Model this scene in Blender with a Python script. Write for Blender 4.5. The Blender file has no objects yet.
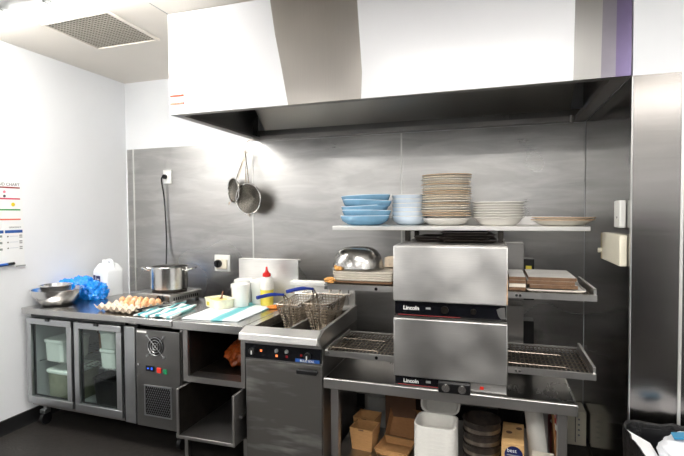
import bpy, bmesh, math, random
from mathutils import Vector, Matrix, noise
random.seed(7)
PI = math.pi
SC = bpy.context.scene
COL = SC.collection

# ------------------------------------------------------------------ materials
def lin(c):
    f = lambda v: v/12.92 if v <= .04045 else ((v+.055)/1.055)**2.4
    return (f(c[0]/255), f(c[1]/255), f(c[2]/255), 1)

def nodes(name):
    m = bpy.data.materials.new(name); m.use_nodes = True
    nt = m.node_tree
    return m, nt, nt.nodes['Principled BSDF']

def coords(nt, scale=(1, 1, 1)):
    tc = nt.nodes.new('ShaderNodeTexCoord'); mp = nt.nodes.new('ShaderNodeMapping')
    mp.inputs['Scale'].default_value = scale
    nt.links.new(tc.outputs['Object'], mp.inputs['Vector'])
    return mp.outputs['Vector']

def noise_tex(nt, vec, scale, detail=4, rough=.55, dist=0):
    n = nt.nodes.new('ShaderNodeTexNoise')
    n.inputs['Scale'].default_value = scale; n.inputs['Detail'].default_value = detail
    n.inputs['Roughness'].default_value = rough; n.inputs['Distortion'].default_value = dist
    nt.links.new(vec, n.inputs['Vector'])
    return n.outputs['Fac']

def ramp(nt, fac, stops):
    r = nt.nodes.new('ShaderNodeValToRGB'); e = r.color_ramp.elements
    while len(e) < len(stops): e.new(.5)
    for k, (p, c) in enumerate(stops):
        e[k].position = p; e[k].color = c if len(c) == 4 else (*c, 1)
    nt.links.new(fac, r.inputs['Fac'])
    return r.outputs['Color']

def g(v): return (v, v, v, 1)

def paint(name, rgb, rough=.5, var=.04, scale=9, metal=0, spec=.5, bump=0, coat=0, sheen=0):
    """a plain surface with a faint procedural unevenness"""
    m, nt, b = nodes(name)
    c = lin(rgb); v = coords(nt)
    n = noise_tex(nt, v, scale)
    lo = tuple(max(0, x*(1-var)) for x in c[:3]); hi = tuple(min(1, x*(1+var)) for x in c[:3])
    nt.links.new(ramp(nt, n, [(.3, lo), (.7, hi)]), b.inputs['Base Color'])
    b.inputs['Roughness'].default_value = rough; b.inputs['Metallic'].default_value = metal
    b.inputs['Specular IOR Level'].default_value = spec
    b.inputs['Coat Weight'].default_value = coat
    if bump:
        bp = nt.nodes.new('ShaderNodeBump'); bp.inputs['Strength'].default_value = bump
        bp.inputs['Distance'].default_value = .01
        nt.links.new(noise_tex(nt, v, scale*3), bp.inputs['Height']); nt.links.new(bp.outputs['Normal'], b.inputs['Normal'])
    return m

def steel(name, tone=.58, r0=.22, r1=.38, streak=(1, 1, 60), smear=2.5, dirt=.12, warm=(1, .985, .96), bump=.0, lw=.22, wipe=0):
    """brushed stainless steel: brush lines, wiped smears in the gloss, faint grime"""
    m, nt, b = nodes(name)
    v = coords(nt); vs = coords(nt, streak)
    s = noise_tex(nt, v, smear, 1.5, .45, .2)
    line = noise_tex(nt, vs, 6, 3, .6)
    mx = nt.nodes.new('ShaderNodeMath'); mx.operation = 'MULTIPLY_ADD'
    mx.inputs[1].default_value = lw; nt.links.new(line, mx.inputs[0]); nt.links.new(s, mx.inputs[2])
    lo = tuple(tone*(1-dirt)*k for k in warm); hi = tuple(min(1, tone*(1+dirt)*k) for k in warm)
    col = ramp(nt, mx.outputs[0], [(.25+lw*.3, lo), (.75+lw*.7, hi)])
    if wipe:      # dried cloth wipes: paler slanting wisps
        tc = nt.nodes.new('ShaderNodeTexCoord'); mp = nt.nodes.new('ShaderNodeMapping')
        mp.inputs['Rotation'].default_value = (0, -.5, 0); mp.inputs['Scale'].default_value = (1.1, 1.1, 6)
        nt.links.new(tc.outputs['Object'], mp.inputs['Vector'])
        wv = ramp(nt, noise_tex(nt, mp.outputs['Vector'], 1.7, 5, .6, .6), [(.42, (0, 0, 0)), (.80, (wipe, wipe, wipe))])
        mc = nt.nodes.new('ShaderNodeMix'); mc.data_type = 'RGBA'; mc.inputs[7].default_value = (.80, .79, .77, 1)
        nt.links.new(wv, mc.inputs[0]); nt.links.new(col, mc.inputs[6]); col = mc.outputs[2]
    nt.links.new(col, b.inputs['Base Color'])
    mr = nt.nodes.new('ShaderNodeMapRange'); mr.inputs['From Min'].default_value = .22+lw*.3; mr.inputs['From Max'].default_value = .78+lw*.7
    mr.inputs['To Min'].default_value = r0; mr.inputs['To Max'].default_value = r1
    nt.links.new(mx.outputs[0], mr.inputs['Value']); nt.links.new(mr.outputs['Result'], b.inputs['Roughness'])
    b.inputs['Metallic'].default_value = 1
    if bump:
        bp = nt.nodes.new('ShaderNodeBump'); bp.inputs['Strength'].default_value = bump; bp.inputs['Distance'].default_value = .004
        nt.links.new(line, bp.inputs['Height']); nt.links.new(bp.outputs['Normal'], b.inputs['Normal'])
    return m

def scratched(name, tone=.26):
    m, nt, b = nodes(name); tc = nt.nodes.new('ShaderNodeTexCoord'); cols = []
    base = noise_tex(nt, coords(nt, (3, 3, 1)), 3, 3)
    for ang, sx, seed in ((-.72, .9, 0), (.12, 1.1, 4)):
        mp = nt.nodes.new('ShaderNodeMapping'); mp.inputs['Rotation'].default_value = (0, ang, 0); mp.inputs['Location'].default_value = (seed, 0, seed)
        mp.inputs['Scale'].default_value = (3*sx, 3, 16); nt.links.new(tc.outputs['Object'], mp.inputs['Vector'])
        cols.append(ramp(nt, noise_tex(nt, mp.outputs['Vector'], .8, 3, .55), [(.56, (0, 0, 0)), (.72, (1, 1, 1))]))
    mx = nt.nodes.new('ShaderNodeMath'); mx.operation = 'MAXIMUM'; nt.links.new(cols[0], mx.inputs[0]); nt.links.new(cols[1], mx.inputs[1])
    mu = nt.nodes.new('ShaderNodeMath'); mu.operation = 'MULTIPLY'; nt.links.new(mx.outputs[0], mu.inputs[0]); nt.links.new(base, mu.inputs[1])
    nt.links.new(ramp(nt, mu.outputs[0], [(.0, (tone, tone*.96, tone*.91)), (.7, (.62, .61, .58))]), b.inputs['Base Color'])
    b.inputs['Metallic'].default_value = 1; b.inputs['Roughness'].default_value = .42
    return m

def emit(name, rgb, strength):
    m, nt, b = nodes(name)
    b.inputs['Base Color'].default_value = lin(rgb)
    b.inputs['Emission Color'].default_value = lin(rgb); b.inputs['Emission Strength'].default_value = strength
    return m

def glass(name, tint=(.8, .86, .84), gloss=.12):
    m = bpy.data.materials.new(name); m.use_nodes = True; nt = m.node_tree; nt.nodes.clear()
    o = nt.nodes.new('ShaderNodeOutputMaterial'); t = nt.nodes.new('ShaderNodeBsdfTransparent')
    t.inputs['Color'].default_value = (*tint, 1)
    gl = nt.nodes.new('ShaderNodeBsdfGlossy'); gl.inputs['Roughness'].default_value = .05
    mx = nt.nodes.new('ShaderNodeMixShader'); mx.inputs['Fac'].default_value = gloss
    nt.links.new(t.outputs[0], mx.inputs[1]); nt.links.new(gl.outputs[0], mx.inputs[2]); nt.links.new(mx.outputs[0], o.inputs['Surface'])
    return m

def stripes(name, axis, period, bands, rough=.9, warp=.0):
    """cloth woven in bands: bands = [(position 0..1, sRGB)]"""
    m, nt, b = nodes(name)
    v = coords(nt); sp = nt.nodes.new('ShaderNodeSeparateXYZ'); nt.links.new(v, sp.inputs[0])
    mu = nt.nodes.new('ShaderNodeMath'); mu.operation = 'MULTIPLY'; mu.inputs[1].default_value = 1/period
    nt.links.new(sp.outputs[axis], mu.inputs[0])
    fr = nt.nodes.new('ShaderNodeMath'); fr.operation = 'FRACT'; nt.links.new(mu.outputs[0], fr.inputs[0])
    r = nt.nodes.new('ShaderNodeValToRGB'); r.color_ramp.interpolation = 'CONSTANT'; e = r.color_ramp.elements
    while len(e) < len(bands): e.new(.5)
    for k, (p, c) in enumerate(bands): e[k].position = p; e[k].color = lin(c)
    nt.links.new(fr.outputs[0], r.inputs['Fac']); nt.links.new(r.outputs['Color'], b.inputs['Base Color'])
    b.inputs['Roughness'].default_value = rough
    bp = nt.nodes.new('ShaderNodeBump'); bp.inputs['Strength'].default_value = .3; bp.inputs['Distance'].default_value = .003
    nt.links.new(noise_tex(nt, v, 160, 2), bp.inputs['Height']); nt.links.new(bp.outputs['Normal'], b.inputs['Normal'])
    return m

def kraft(name, rgb=(176, 132, 84)):
    m, nt, b = nodes(name)
    v = coords(nt, (1, 1, 4)); c = lin(rgb)
    n = noise_tex(nt, v, 40, 5, .7)
    nt.links.new(ramp(nt, n, [(.3, tuple(x*.86 for x in c[:3])), (.7, tuple(min(1, x*1.1) for x in c[:3]))]), b.inputs['Base Color'])
    b.inputs['Roughness'].default_value = .85
    return m

M = {}
M['wall'] = paint('white_wall_paint', (238, 240, 243), .55, .012, 3)
M['ceiling'] = paint('ceiling_paint', (234, 228, 219), .6, .015, 3)
M['floor'] = paint('dark_vinyl_floor', (38, 35, 33), .5, .35, 22, bump=.15)
M['base'] = paint('black_rubber_cove', (22, 22, 23), .4, .2, 14)
M['reardark'] = paint('unseen_dark_panel_paint', (26, 26, 27), .6, .1, 4)  # for the unseen panel that the steel reflects
M['wallsteel'] = steel('wall_cladding_steel', .44, .23, .37, (.5, .5, 40), 1.5, .2, lw=.04, wipe=.5)
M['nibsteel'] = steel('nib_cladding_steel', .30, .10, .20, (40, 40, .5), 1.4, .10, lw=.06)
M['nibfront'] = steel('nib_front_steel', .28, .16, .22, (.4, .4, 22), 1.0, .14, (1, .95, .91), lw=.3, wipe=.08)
M['joint'] = paint('bright_joint_strip', (226, 226, 222), .35, .03, 9, metal=.6)
M['bench'] = steel('bench_steel', .52, .18, .30, (1, 30, 1), 2, .08)
M['edge'] = steel('folded_edge_steel', .62, .25, .4, (2, 2, 30), 4, .08)
M['darksteel'] = steel('dull_steel', .42, .30, .46, (2, 2, 50), 3, .12, (1, .97, .94))
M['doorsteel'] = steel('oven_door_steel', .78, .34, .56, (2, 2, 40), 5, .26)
M['fryersteel'] = scratched('fryer_door_steel')
M['panelsteel'] = steel('compressor_panel_steel', .21, .36, .46, (1, 1, 40), 4, .08, (1, .98, .95))
M['frame'] = steel('fridge_frame_aluminium', .50, .30, .42, (1, 1, 40), 4, .06, (.97, 1, 1.02))
M['polish'] = steel('polished_steel', .74, .10, .20, (2, 2, 20), 5, .06)
M['potsteel'] = steel('pot_steel', .66, .16, .28, (20, 20, 1), 6, .08)
M['wire'] = steel('wire_steel', .44, .22, .36, (1, 1, 1), 10, .25, (1, .86, .70))
M['lip'] = steel('bright_matt_steel', .94, .40, .52, (2, 20, 2), 3, .05)
M['shelfsteel'] = steel('plate_shelf_steel', .76, .36, .46, (2, 20, 2), 3, .06)
M['standtop'] = steel('dark_reflection_table_steel', .30, .22, .4, (20, 2, 2), 4, .3, (1, .96, .9))  # brownish dark reflection of the table top put into its tone
M['doordim'] = steel('shaded_oven_door_steel', .56, .30, .52, (2, 2, 40), 5, .24)  # door steel copy with the lower oven's dimmer light put into its tone
M['beltwire'] = steel('baked_belt_wire', .26, .35, .55, (1, 1, 1), 30, .5, (1, .84, .68))
M['hoodwhite'] = paint('painted_white_hood_reflection', (246, 247, 250), .22, .008, 3, spec=.6)  # bright room reflected in the hood steel, put into the colour as white
M['hoodbrown'] = steel('painted_brown_hood_reflection', .46, .26, .38, (40, 1, 1), 2.2, .14, (1, .95, .89))  # brownish reflection painted as its own strip tone
M['hoodgrey'] = steel('painted_grey_hood_reflection', .36, .25, .36, (40, 1, 1), 2, .08)  # grey part of the painted reflection
M['hoodpurple'] = paint('painted_lilac_hood_reflection', (110, 100, 132), .3, .15, 3, metal=.85)  # lilac reflection put into the colour
M['hoodlilac'] = paint('painted_greyish_lilac_hood_reflection', (132, 128, 138), .3, .15, 3, metal=.85)  # paler edge of the painted lilac reflection
M['hoodin'] = steel('hood_inside_steel', .30, .22, .40, (60, 1, 1), 2, .2)
M['filter'] = steel('hood_filter_steel', .62, .28, .40, (40, 1, 1), 2, .15, lw=.08)
M['black'] = paint('black_plastic', (16, 16, 18), .35, .2, 10)
M['blackgloss'] = paint('black_control_strip', (14, 15, 20), .2, .1, 10)
M['darkin'] = paint('dark_interior', (40, 38, 36), .6, .2, 6)
M['greyin'] = paint('grey_cabinet_lining', (176, 182, 182), .5, .06, 6)
M['white'] = paint('white_plastic', (240, 240, 236), .35, .02, 12)
M['cream'] = paint('cream_plastic', (242, 236, 216), .4, .03, 12)
M['creamdark'] = paint('aged_cream_edge', (196, 182, 140), .5, .05, 12)
M['tubwhite'] = paint('translucent_white_tub', (220, 228, 222), .4, .03, 12)
M['tubgreen'] = paint('cloudy_tub', (124, 128, 106), .35, .2, 25)
M['tubyellow'] = paint('yellow_butter_tub', (248, 242, 214), .4, .12, 25)
M['butter'] = paint('butter', (242, 222, 150), .5, .12, 25)
M['jug'] = paint('milky_jug', (236, 239, 241), .3, .01, 12)
M['navy'] = paint('navy_print', (24, 34, 88), .4, .1, 30)
M['blue'] = paint('blue_print', (40, 86, 160), .4, .1, 30)
M['teal'] = paint('teal_print', (38, 126, 168), .4, .1, 30)
M['bluebag'] = paint('blue_plastic_film', (16, 136, 240), .22, .3, 14, spec=.7, bump=.3)
M['clearbag'] = paint('white_plastic_film', (226, 228, 234), .3, .12, 14, bump=.3)
M['greybag'] = paint('grey_plastic_film', (150, 150, 154), .3, .25, 14, bump=.3)
M['liner'] = paint('black_bin_liner', (15, 15, 16), .28, .25, 30, bump=.6)
M['paper'] = paint('white_paper', (240, 241, 241), .7, .01, 12)
M['bowlblue'] = paint('mid_blue_glaze', (128, 176, 208), .2, .10, 12, coat=.3)
M['rimblue'] = paint('pale_worn_rim', (206, 226, 238), .3, .05, 40)
M['bowlpale'] = paint('pale_blue_glaze', (206, 220, 234), .2, .05, 12, coat=.3)
M['platewhite'] = paint('white_glaze', (236, 233, 226), .22, .02, 12, coat=.3)
M['platecream'] = paint('cream_glaze', (246, 240, 230), .3, .06, 12, coat=.2)
M['rimbrown'] = paint('brown_unglazed_rim', (206, 172, 138), .6, .2, 60)
M['rimtan'] = paint('tan_unglazed_rim', (238, 222, 200), .6, .15, 60)
M['board'] = paint('baked_board', (112, 84, 60), .7, .25, 30)
M['boardtop'] = paint('worn_grey_board_top', (196, 194, 190), .4, .12, 8)
M['trayrim'] = paint('pale_worn_tray', (222, 214, 200), .45, .08, 20)
M['burnt'] = paint('burnt_black_pan', (48, 40, 35), .4, .6, 30)
M['panband'] = steel('pan_band', .34, .3, .5, (1, 1, 1), 30, .4, (1, .86, .72))
M['kraft'] = kraft('kraft_board')
M['kraftin'] = kraft('kraft_board_inside', (150, 106, 66))
M['kraftdark'] = kraft('dark_kraft_board', (96, 70, 52))
M['kraftpale'] = kraft('pale_kraft_board', (206, 166, 112))
M['foam'] = paint('white_pulp', (232, 230, 224), .8, .03, 40)
M['pulp'] = paint('egg_tray_pulp', (222, 204, 184), .9, .1, 60)
M['egg'] = paint('brown_eggshell', (232, 176, 128), .45, .08, 20)
M['eggpale'] = paint('pale_eggshell', (236, 200, 168), .45, .06, 20)
M['orange'] = paint('orange_bag_film', (150, 70, 26), .35, .3, 14, bump=.3)
M['carrot'] = paint('orange_peel', (232, 140, 52), .5, .15, 30)
M['crumb'] = paint('golden_crust', (214, 158, 88), .7, .3, 50)
M['oil'] = paint('yellow_oil', (222, 206, 86), .2, .05, 10)
M['bottle'] = paint('clear_squeeze_plastic', (236, 234, 226), .3, .02, 10)
M['red'] = paint('red_plastic', (212, 34, 30), .35, .05, 10)
M['handleblue'] = paint('blue_rubber_grip', (38, 62, 156), .4, .1, 20)
M['orangetxt'] = paint('orange_warning_print', (190, 84, 8), .5, .25, 200)
M['redtxt'] = paint('red_warning_print', (190, 36, 8), .5, .25, 200)
M['wood'] = paint('wooden_spoon', (110, 66, 36), .6, .2, 40)
M['redlamp'] = emit('red_indicator', (220, 50, 34), .12)
M['orangelamp'] = emit('orange_indicator', (255, 130, 70), 1.0)
M['darkred'] = paint('unlit_red_lens', (150, 22, 30), .3, .1, 10)
M['greenlamp'] = emit('green_rocker', (20, 130, 80), .1)
M['bluelamp'] = emit('blue_digit', (40, 90, 220), 1.0)
M['tube'] = emit('fluorescent_tube_glow', (255, 253, 248), 26)
M['lamphouse'] = paint('grey_lamp_housing', (150, 152, 150), .4, .05, 10)
M['glass'] = glass('fridge_door_glass', (.90, .94, .93), .05)
M['greaseshade'] = paint('grease_and_shade_steel', (40, 36, 32), .35, .3, 20, metal=.6)  # greasy parts, and linings where recess shade is painted dark
M['towel_a'] = stripes('striped_tea_towel_cloth', 0, .27, [(0, (232, 238, 236)), (.12, (70, 160, 172)), (.2, (232, 238, 236)), (.32, (120, 196, 200)), (.4, (60, 76, 84)), (.45, (236, 240, 238)), (.6, (96, 184, 192)), (.72, (238, 242, 240)), (.9, (150, 206, 208))])
M['towel_b'] = stripes('white_teal_cloth', 0, .44, [(0, (240, 246, 248)), (.46, (140, 206, 212)), (.50, (112, 194, 202)), (.60, (150, 208, 214)), (.64, (238, 246, 250)), (.93, (150, 208, 216))])

# ------------------------------------------------------------------ mesh helpers
def new(): return bmesh.new()

def box(bm, x0, x1, y0, y1, z0, z1, mi=0, rot=None):
    x0, x1 = sorted((x0, x1)); y0, y1 = sorted((y0, y1)); z0, z1 = sorted((z0, z1))
    vs = [bm.verts.new((x, y, z)) for x in (x0, x1) for y in (y0, y1) for z in (z0, z1)]
    for q in ((0, 1, 3, 2), (4, 6, 7, 5), (0, 4, 5, 1), (2, 3, 7, 6), (0, 2, 6, 4), (1, 5, 7, 3)):
        f = bm.faces.new([vs[i] for i in q]); f.material_index = mi
    return vs

def hexa(bm, low, high, mi=0):
    """solid between two matching polygons"""
    a = [bm.verts.new(p) for p in low]; b = [bm.verts.new(p) for p in high]
    n = len(a); fs = [bm.faces.new(a[::-1]), bm.faces.new(b)]
    for i in range(n): fs.append(bm.faces.new((a[i], a[(i+1) % n], b[(i+1) % n], b[i])))
    for f in fs: f.material_index = mi
    return a+b

def prism(bm, poly, ext, mi=0):
    e = Vector(ext)
    return hexa(bm, [Vector(p) for p in poly], [Vector(p)+e for p in poly], mi)

def frame_of(d):
    d = d.normalized(); up = Vector((0, 0, 1)) if abs(d.z) < .95 else Vector((0, 1, 0))
    a = d.cross(up).normalized(); return a, d.cross(a).normalized()

def tube(bm, pts, r, seg=8, mi=0, cap=True):
    pts = [Vector(p) for p in pts]; rings = []
    for i, p in enumerate(pts):
        d = (pts[min(i+1, len(pts)-1)]-pts[max(i-1, 0)])
        if i == 0: a, b = frame_of(d)
        else:
            dn = d.normalized(); a = (a-dn*a.dot(dn)).normalized(); b = dn.cross(a)
        rr = r[i] if isinstance(r, (list, tuple)) else r
        rings.append([bm.verts.new(p+a*rr*math.cos(2*PI*k/seg)+b*rr*math.sin(2*PI*k/seg)) for k in range(seg)])
    for i in range(len(rings)-1):
        for k in range(seg):
            f = bm.faces.new((rings[i][k], rings[i][(k+1) % seg], rings[i+1][(k+1) % seg], rings[i+1][k])); f.material_index = mi; f.smooth = True
    if cap:
        for q in (rings[0][::-1], rings[-1]):
            f = bm.faces.new(q); f.material_index = mi

def rod(bm, p, q, r, seg=8, mi=0): tube(bm, [p, q], r, seg, mi)

def lathe(bm, prof, c=(0, 0, 0), seg=32, mi=0, sx=1, sy=1, mats=None):
    """profile [(radius, z)] turned about z; radius 0 closes it"""
    rings = []
    for r, z in prof:
        if r < 1e-6: rings.append([bm.verts.new((c[0], c[1], c[2]+z))])
        else: rings.append([bm.verts.new((c[0]+sx*r*math.cos(2*PI*k/seg), c[1]+sy*r*math.sin(2*PI*k/seg), c[2]+z)) for k in range(seg)])
    for i in range(len(rings)-1):
        A, B = rings[i], rings[i+1]
        for k in range(seg):
            k2 = (k+1) % seg
            if len(A) == 1 and len(B) == 1: continue
            if len(A) == 1: f = bm.faces.new((A[0], B[k2], B[k]))
            elif len(B) == 1: f = bm.faces.new((A[k], A[k2], B[0]))
            else: f = bm.faces.new((A[k], A[k2], B[k2], B[k]))
            f.smooth = True; f.material_index = mats[i] if mats else mi

def superlathe(bm, prof, c=(0, 0, 0), seg=40, n=4, sx=1, sy=1, mi=0, mats=None):
    """like lathe, on a rounded-square plan"""
    def pt(a):
        ca, sa = math.cos(a), math.sin(a); k = (abs(ca)**n+abs(sa)**n)**(-1/n); return ca*k, sa*k
    rings = []
    for r, z in prof:
        if r < 1e-6: rings.append([bm.verts.new((c[0], c[1], c[2]+z))])
        else: rings.append([bm.verts.new((c[0]+sx*r*pt(2*PI*k/seg)[0], c[1]+sy*r*pt(2*PI*k/seg)[1], c[2]+z)) for k in range(seg)])
    for i in range(len(rings)-1):
        A, B = rings[i], rings[i+1]
        for k in range(seg):
            k2 = (k+1) % seg
            if len(A) == 1: f = bm.faces.new((A[0], B[k2], B[k]))
            elif len(B) == 1: f = bm.faces.new((A[k], A[k2], B[0]))
            else: f = bm.faces.new((A[k], A[k2], B[k2], B[k]))
            f.smooth = True; f.material_index = mats[i] if mats else mi

def disc_y(bm, c, r, depth, seg=20, mi=0):
    """short cylinder whose axis points to -y, front face at c"""
    tube(bm, [(c[0], c[1]+depth, c[2]), c], r, seg, mi)

def blob(bm, c, rad, seed=0, amp=.3, freq=3, sub=4, mi=0, flat=None, crease=0):
    b2 = bmesh.new(); bmesh.ops.create_icosphere(b2, subdivisions=sub, radius=1)
    base = {}
    for v in b2.verts:
        n = v.co.normalized(); q = n*freq+Vector((seed*3.1, seed*1.7, seed))
        d = 1+amp*noise.noise(q)+amp*.6*noise.noise(q*2.3)
        if crease: d += crease*(1-abs(noise.noise(q*1.9)))*.5+crease*(1-abs(noise.noise(q*4.1)))*.3
        p = Vector((n.x*rad[0]*d, n.y*rad[1]*d, n.z*rad[2]*d))+Vector(c)
        if flat is not None and p.z < flat: p.z = flat+(.001*n.x)
        base[v] = bm.verts.new(p)
    for f in b2.faces:
        nf = bm.faces.new([base[v] for v in f.verts]); nf.smooth = True; nf.material_index = mi
    b2.free()

def sheet(bm, fn, nu, nv, thick=.004, mi=0):
    """a cloth: fn(u,v) -> point, closed with a little thickness below"""
    top = [[bm.verts.new(fn(i/nu, j/nv)) for j in range(nv+1)] for i in range(nu+1)]
    bot = [[bm.verts.new(Vector(v.co)-Vector((0, 0, thick))) for v in row] for row in top]
    def q(a, b, c, d): f = bm.faces.new((a, b, c, d)); f.smooth = True; f.material_index = mi
    for i in range(nu):
        for j in range(nv):
            q(top[i][j], top[i+1][j], top[i+1][j+1], top[i][j+1]); q(bot[i][j+1], bot[i+1][j+1], bot[i+1][j], bot[i][j])
    for i in range(nu): q(top[i+1][0], top[i][0], bot[i][0], bot[i+1][0]); q(top[i][nv], top[i+1][nv], bot[i+1][nv], bot[i][nv])
    for j in range(nv): q(top[0][j], top[0][j+1], bot[0][j+1], bot[0][j]); q(top[nu][j+1], top[nu][j], bot[nu][j], bot[nu][j+1])

WORLD = {}          # thing -> matrix of its base
def base_of(o):
    while o.parent: o = o.parent
    return WORLD.get(o.name, Matrix())

def obj(name, bm, mats, parent=None, bevel=0, local=False, fix=True):
    """link ONE mesh object; geometry written in room coordinates is brought into the thing's own frame"""
    if fix: bmesh.ops.recalc_face_normals(bm, faces=bm.faces[:])
    if parent and not local: bm.transform(base_of(parent).inverted())
    me = bpy.data.meshes.new(name); bm.to_mesh(me); bm.free()
    for m in (mats if isinstance(mats, (list, tuple)) else [mats]): me.materials.append(m)
    me.set_sharp_from_angle(angle=.65)
    o = bpy.data.objects.new(name, me); COL.objects.link(o)
    if parent: o.parent = parent
    if bevel:
        md = o.modifiers.new('soft_edges', 'BEVEL'); md.width = bevel; md.segments = 2; md.limit_method = 'ANGLE'; md.angle_limit = .7
    return o

def tag(o, label, cat, group=None, kind=None):
    o['label'] = label; o['category'] = cat
    if group: o['group'] = group
    if kind: o['kind'] = kind
    return o

def thing(name, label, cat, loc=(0, 0, 0), rz=0, group=None):
    o = bpy.data.objects.new(name, None); COL.objects.link(o); o.empty_display_size = .1
    o.location = loc; o.rotation_euler = (0, 0, rz)
    WORLD[o.name] = Matrix.Translation(loc) @ Matrix.Rotation(rz, 4, 'Z')
    return tag(o, label, cat, group)

def struct(name, bm, mats, bevel=0):
    o = obj(name, bm, mats, bevel=bevel); o['kind'] = 'structure'; return o

def lone(name, bm, mats, label, cat, loc, rz=0, group=None, bevel=0):
    """a thing that is one mesh, authored about its own base"""
    o = obj(name, bm, mats, bevel=bevel); o.location = loc; o.rotation_euler = (0, 0, rz)
    return tag(o, label, cat, group)

def dup(root, loc, rz=None, label=None, group=None):
    r = root.copy(); COL.objects.link(r); r.location = loc
    if rz is not None: r.rotation_euler = (r.rotation_euler[0], r.rotation_euler[1], rz)
    if label: r['label'] = label
    if group: r['group'] = group
    for ch in list(root.children):
        c = ch.copy(); COL.objects.link(c); c.parent = r
        for gch in ch.children:
            d = gch.copy(); COL.objects.link(d); d.parent = c
    return r

def text(name, body, size, mat, parent, loc, facing='-y', local=False, extrude=.0008, align='LEFT', bold=0):
    cu = bpy.data.curves.new(name, 'FONT'); cu.body = body; cu.size = size; cu.extrude = extrude; cu.align_x = align; cu.offset = bold
    t = bpy.data.objects.new(name, cu); me = bpy.data.meshes.new_from_object(t)
    bpy.data.objects.remove(t); bpy.data.curves.remove(cu)
    bm = new(); bm.from_mesh(me); bpy.data.meshes.remove(me)
    if facing == '-y': R = Matrix(((1, 0, 0), (0, 0, -1), (0, 1, 0))).to_4x4()
    elif facing == '+x': R = Matrix(((0, 0, 1), (1, 0, 0), (0, 1, 0))).to_4x4()
    else: R = Matrix()
    bm.transform(Matrix.Translation(loc) @ R)
    return obj(name, bm, mat, parent, local=local)

# ------------------------------------------------------------------ the room
ZC = 2.776; NX = 3.892; NY = -1.141; ZS = 2.157; RX = 5.6; RY = -5.6
b = new(); box(b, -.1, RX+.1, RY-.1, .12, -.1, 0); struct('floor', b, M['floor'])
b = new(); box(b, -.1, RX+.1, RY-.1, .12, ZC, ZC+.1); struct('ceiling', b, M['ceiling'])
b = new(); box(b, -.1, 0, RY, .12, 0, ZC); struct('wall_left', b, M['wall'])
b = new(); box(b, 0, RX, 0, .12, 0, ZC); struct('wall_back', b, M['wall'])
b = new(); box(b, NX+.003, RX, NY+.003, 0, 0, ZC); struct('wall_right', b, M['wall'])
b = new(); box(b, RX, RX+.1, RY, .12, 0, ZC); struct('wall_far', b, M['wall'])
b = new(); box(b, -.1, RX+.1, RY-.1, RY, 0, ZC); struct('wall_rear', b, M['wall'])
b = new(); box(b, 0, RX, RY, RY+.02, 0, 1.55); struct('trim_1', b, M['reardark'])  # unseen dark panel added to darken the lower reflections in the steel
b = new()
prism(b, [(0, RY+.02, 0), (.03, RY+.02, 0), (.016, RY+.02, .02), (.012, RY+.02, .098), (0, RY+.02, .098)], (0, -RY-.022, 0)); struct('baseboard_left', b, M['base'])
b = new(); box(b, .016, NX, -.012, 0, 0, .1); struct('baseboard_back', b, M['base'])
b = new(); box(b, NX-.012, NX, NY, -.012, 0, .02); struct('baseboard_right', b, M['base'])
# stainless sheets on the back wall, on the nib's side and on its front
seam = [.012, .087, 1.334, 2.62, NX]
for k in range(4):
    b = new(); box(b, seam[k]+.004, seam[k+1]-.004, -.004, -.0005, .1, ZS); struct('trim_%d' % (k+2), b, M['wallsteel'])
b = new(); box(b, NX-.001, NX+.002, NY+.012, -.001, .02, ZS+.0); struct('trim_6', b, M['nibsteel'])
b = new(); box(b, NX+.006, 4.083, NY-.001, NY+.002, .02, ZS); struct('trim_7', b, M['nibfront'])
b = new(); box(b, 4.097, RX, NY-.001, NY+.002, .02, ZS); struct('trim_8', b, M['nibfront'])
for k, (x, w) in enumerate(((.087, .007), (1.334, .006), (2.62, .006))):
    b = new(); box(b, x-w, x+w, -.007, -.0042, .1, ZS); struct('trim_%d' % (9+k), b, M['joint'])
b = new(); box(b, 4.084, 4.096, NY-.004, NY+.002, .02, ZS); struct('trim_12', b, M['joint'])
b = new(); box(b, NX-.001, NX+.003, NY-.002, NY+.011, .02, ZS); struct('trim_13', b, M['edge'])
b = new(); box(b, 1.388, 1.393, -1.30, 0, ZC-.002, ZC); struct('trim_14', b, M['lamphouse'])

# ------------------------------------------------------------------ extractor hood
HX0, HX1, HZ = 1.392, NX-.004, 2.16
hood = thing('exhaust_hood', 'long steel extractor hood with painted reflections above the ovens and fryer', 'hood', (2.64, -.57, HZ))
def strip_face(bm, pts, y0, y1): prism(bm, [(x, y0, z) for x, z in pts], (0, y1-y0, 0))
T = ZC-.004  # front cut along painted reflections; the real front is one polished steel face
cut = [([(HX0, HZ), (2.191, HZ), (2.155, 2.36), (2.115, 2.56), (2.084, T), (HX0, T)], 'hoodwhite', 'white_reflection'),
       ([(2.191, HZ), (2.619, HZ), (2.625, 2.30), (2.612, 2.50), (2.595, T), (2.084, T), (2.115, 2.56), (2.155, 2.36)], 'hoodbrown', 'brown_reflection'),
       ([(2.619, HZ), (3.650, HZ), (3.660, T), (2.595, T), (2.612, 2.50), (2.625, 2.30)], 'hoodwhite', 'white_reflection'),
       ([(3.650, HZ), (3.765, HZ), (3.775, T), (3.660, T)], 'hoodgrey', 'grey_reflection'),
       ([(3.765, HZ), (3.825, HZ), (3.83, T), (3.775, T)], 'hoodlilac', 'pale_lilac_reflection'),
       ([(3.825, HZ), (HX1, HZ), (HX1, T), (3.83, T)], 'hoodpurple', 'lilac_reflection')]
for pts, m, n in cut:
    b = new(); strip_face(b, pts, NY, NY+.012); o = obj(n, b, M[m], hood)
    if n == 'brown_reflection': o['label'] = 'brownish painted reflection on the hood front'
    if n == 'lilac_reflection': o['label'] = 'lilac painted reflection at the right end of the hood front'
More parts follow.
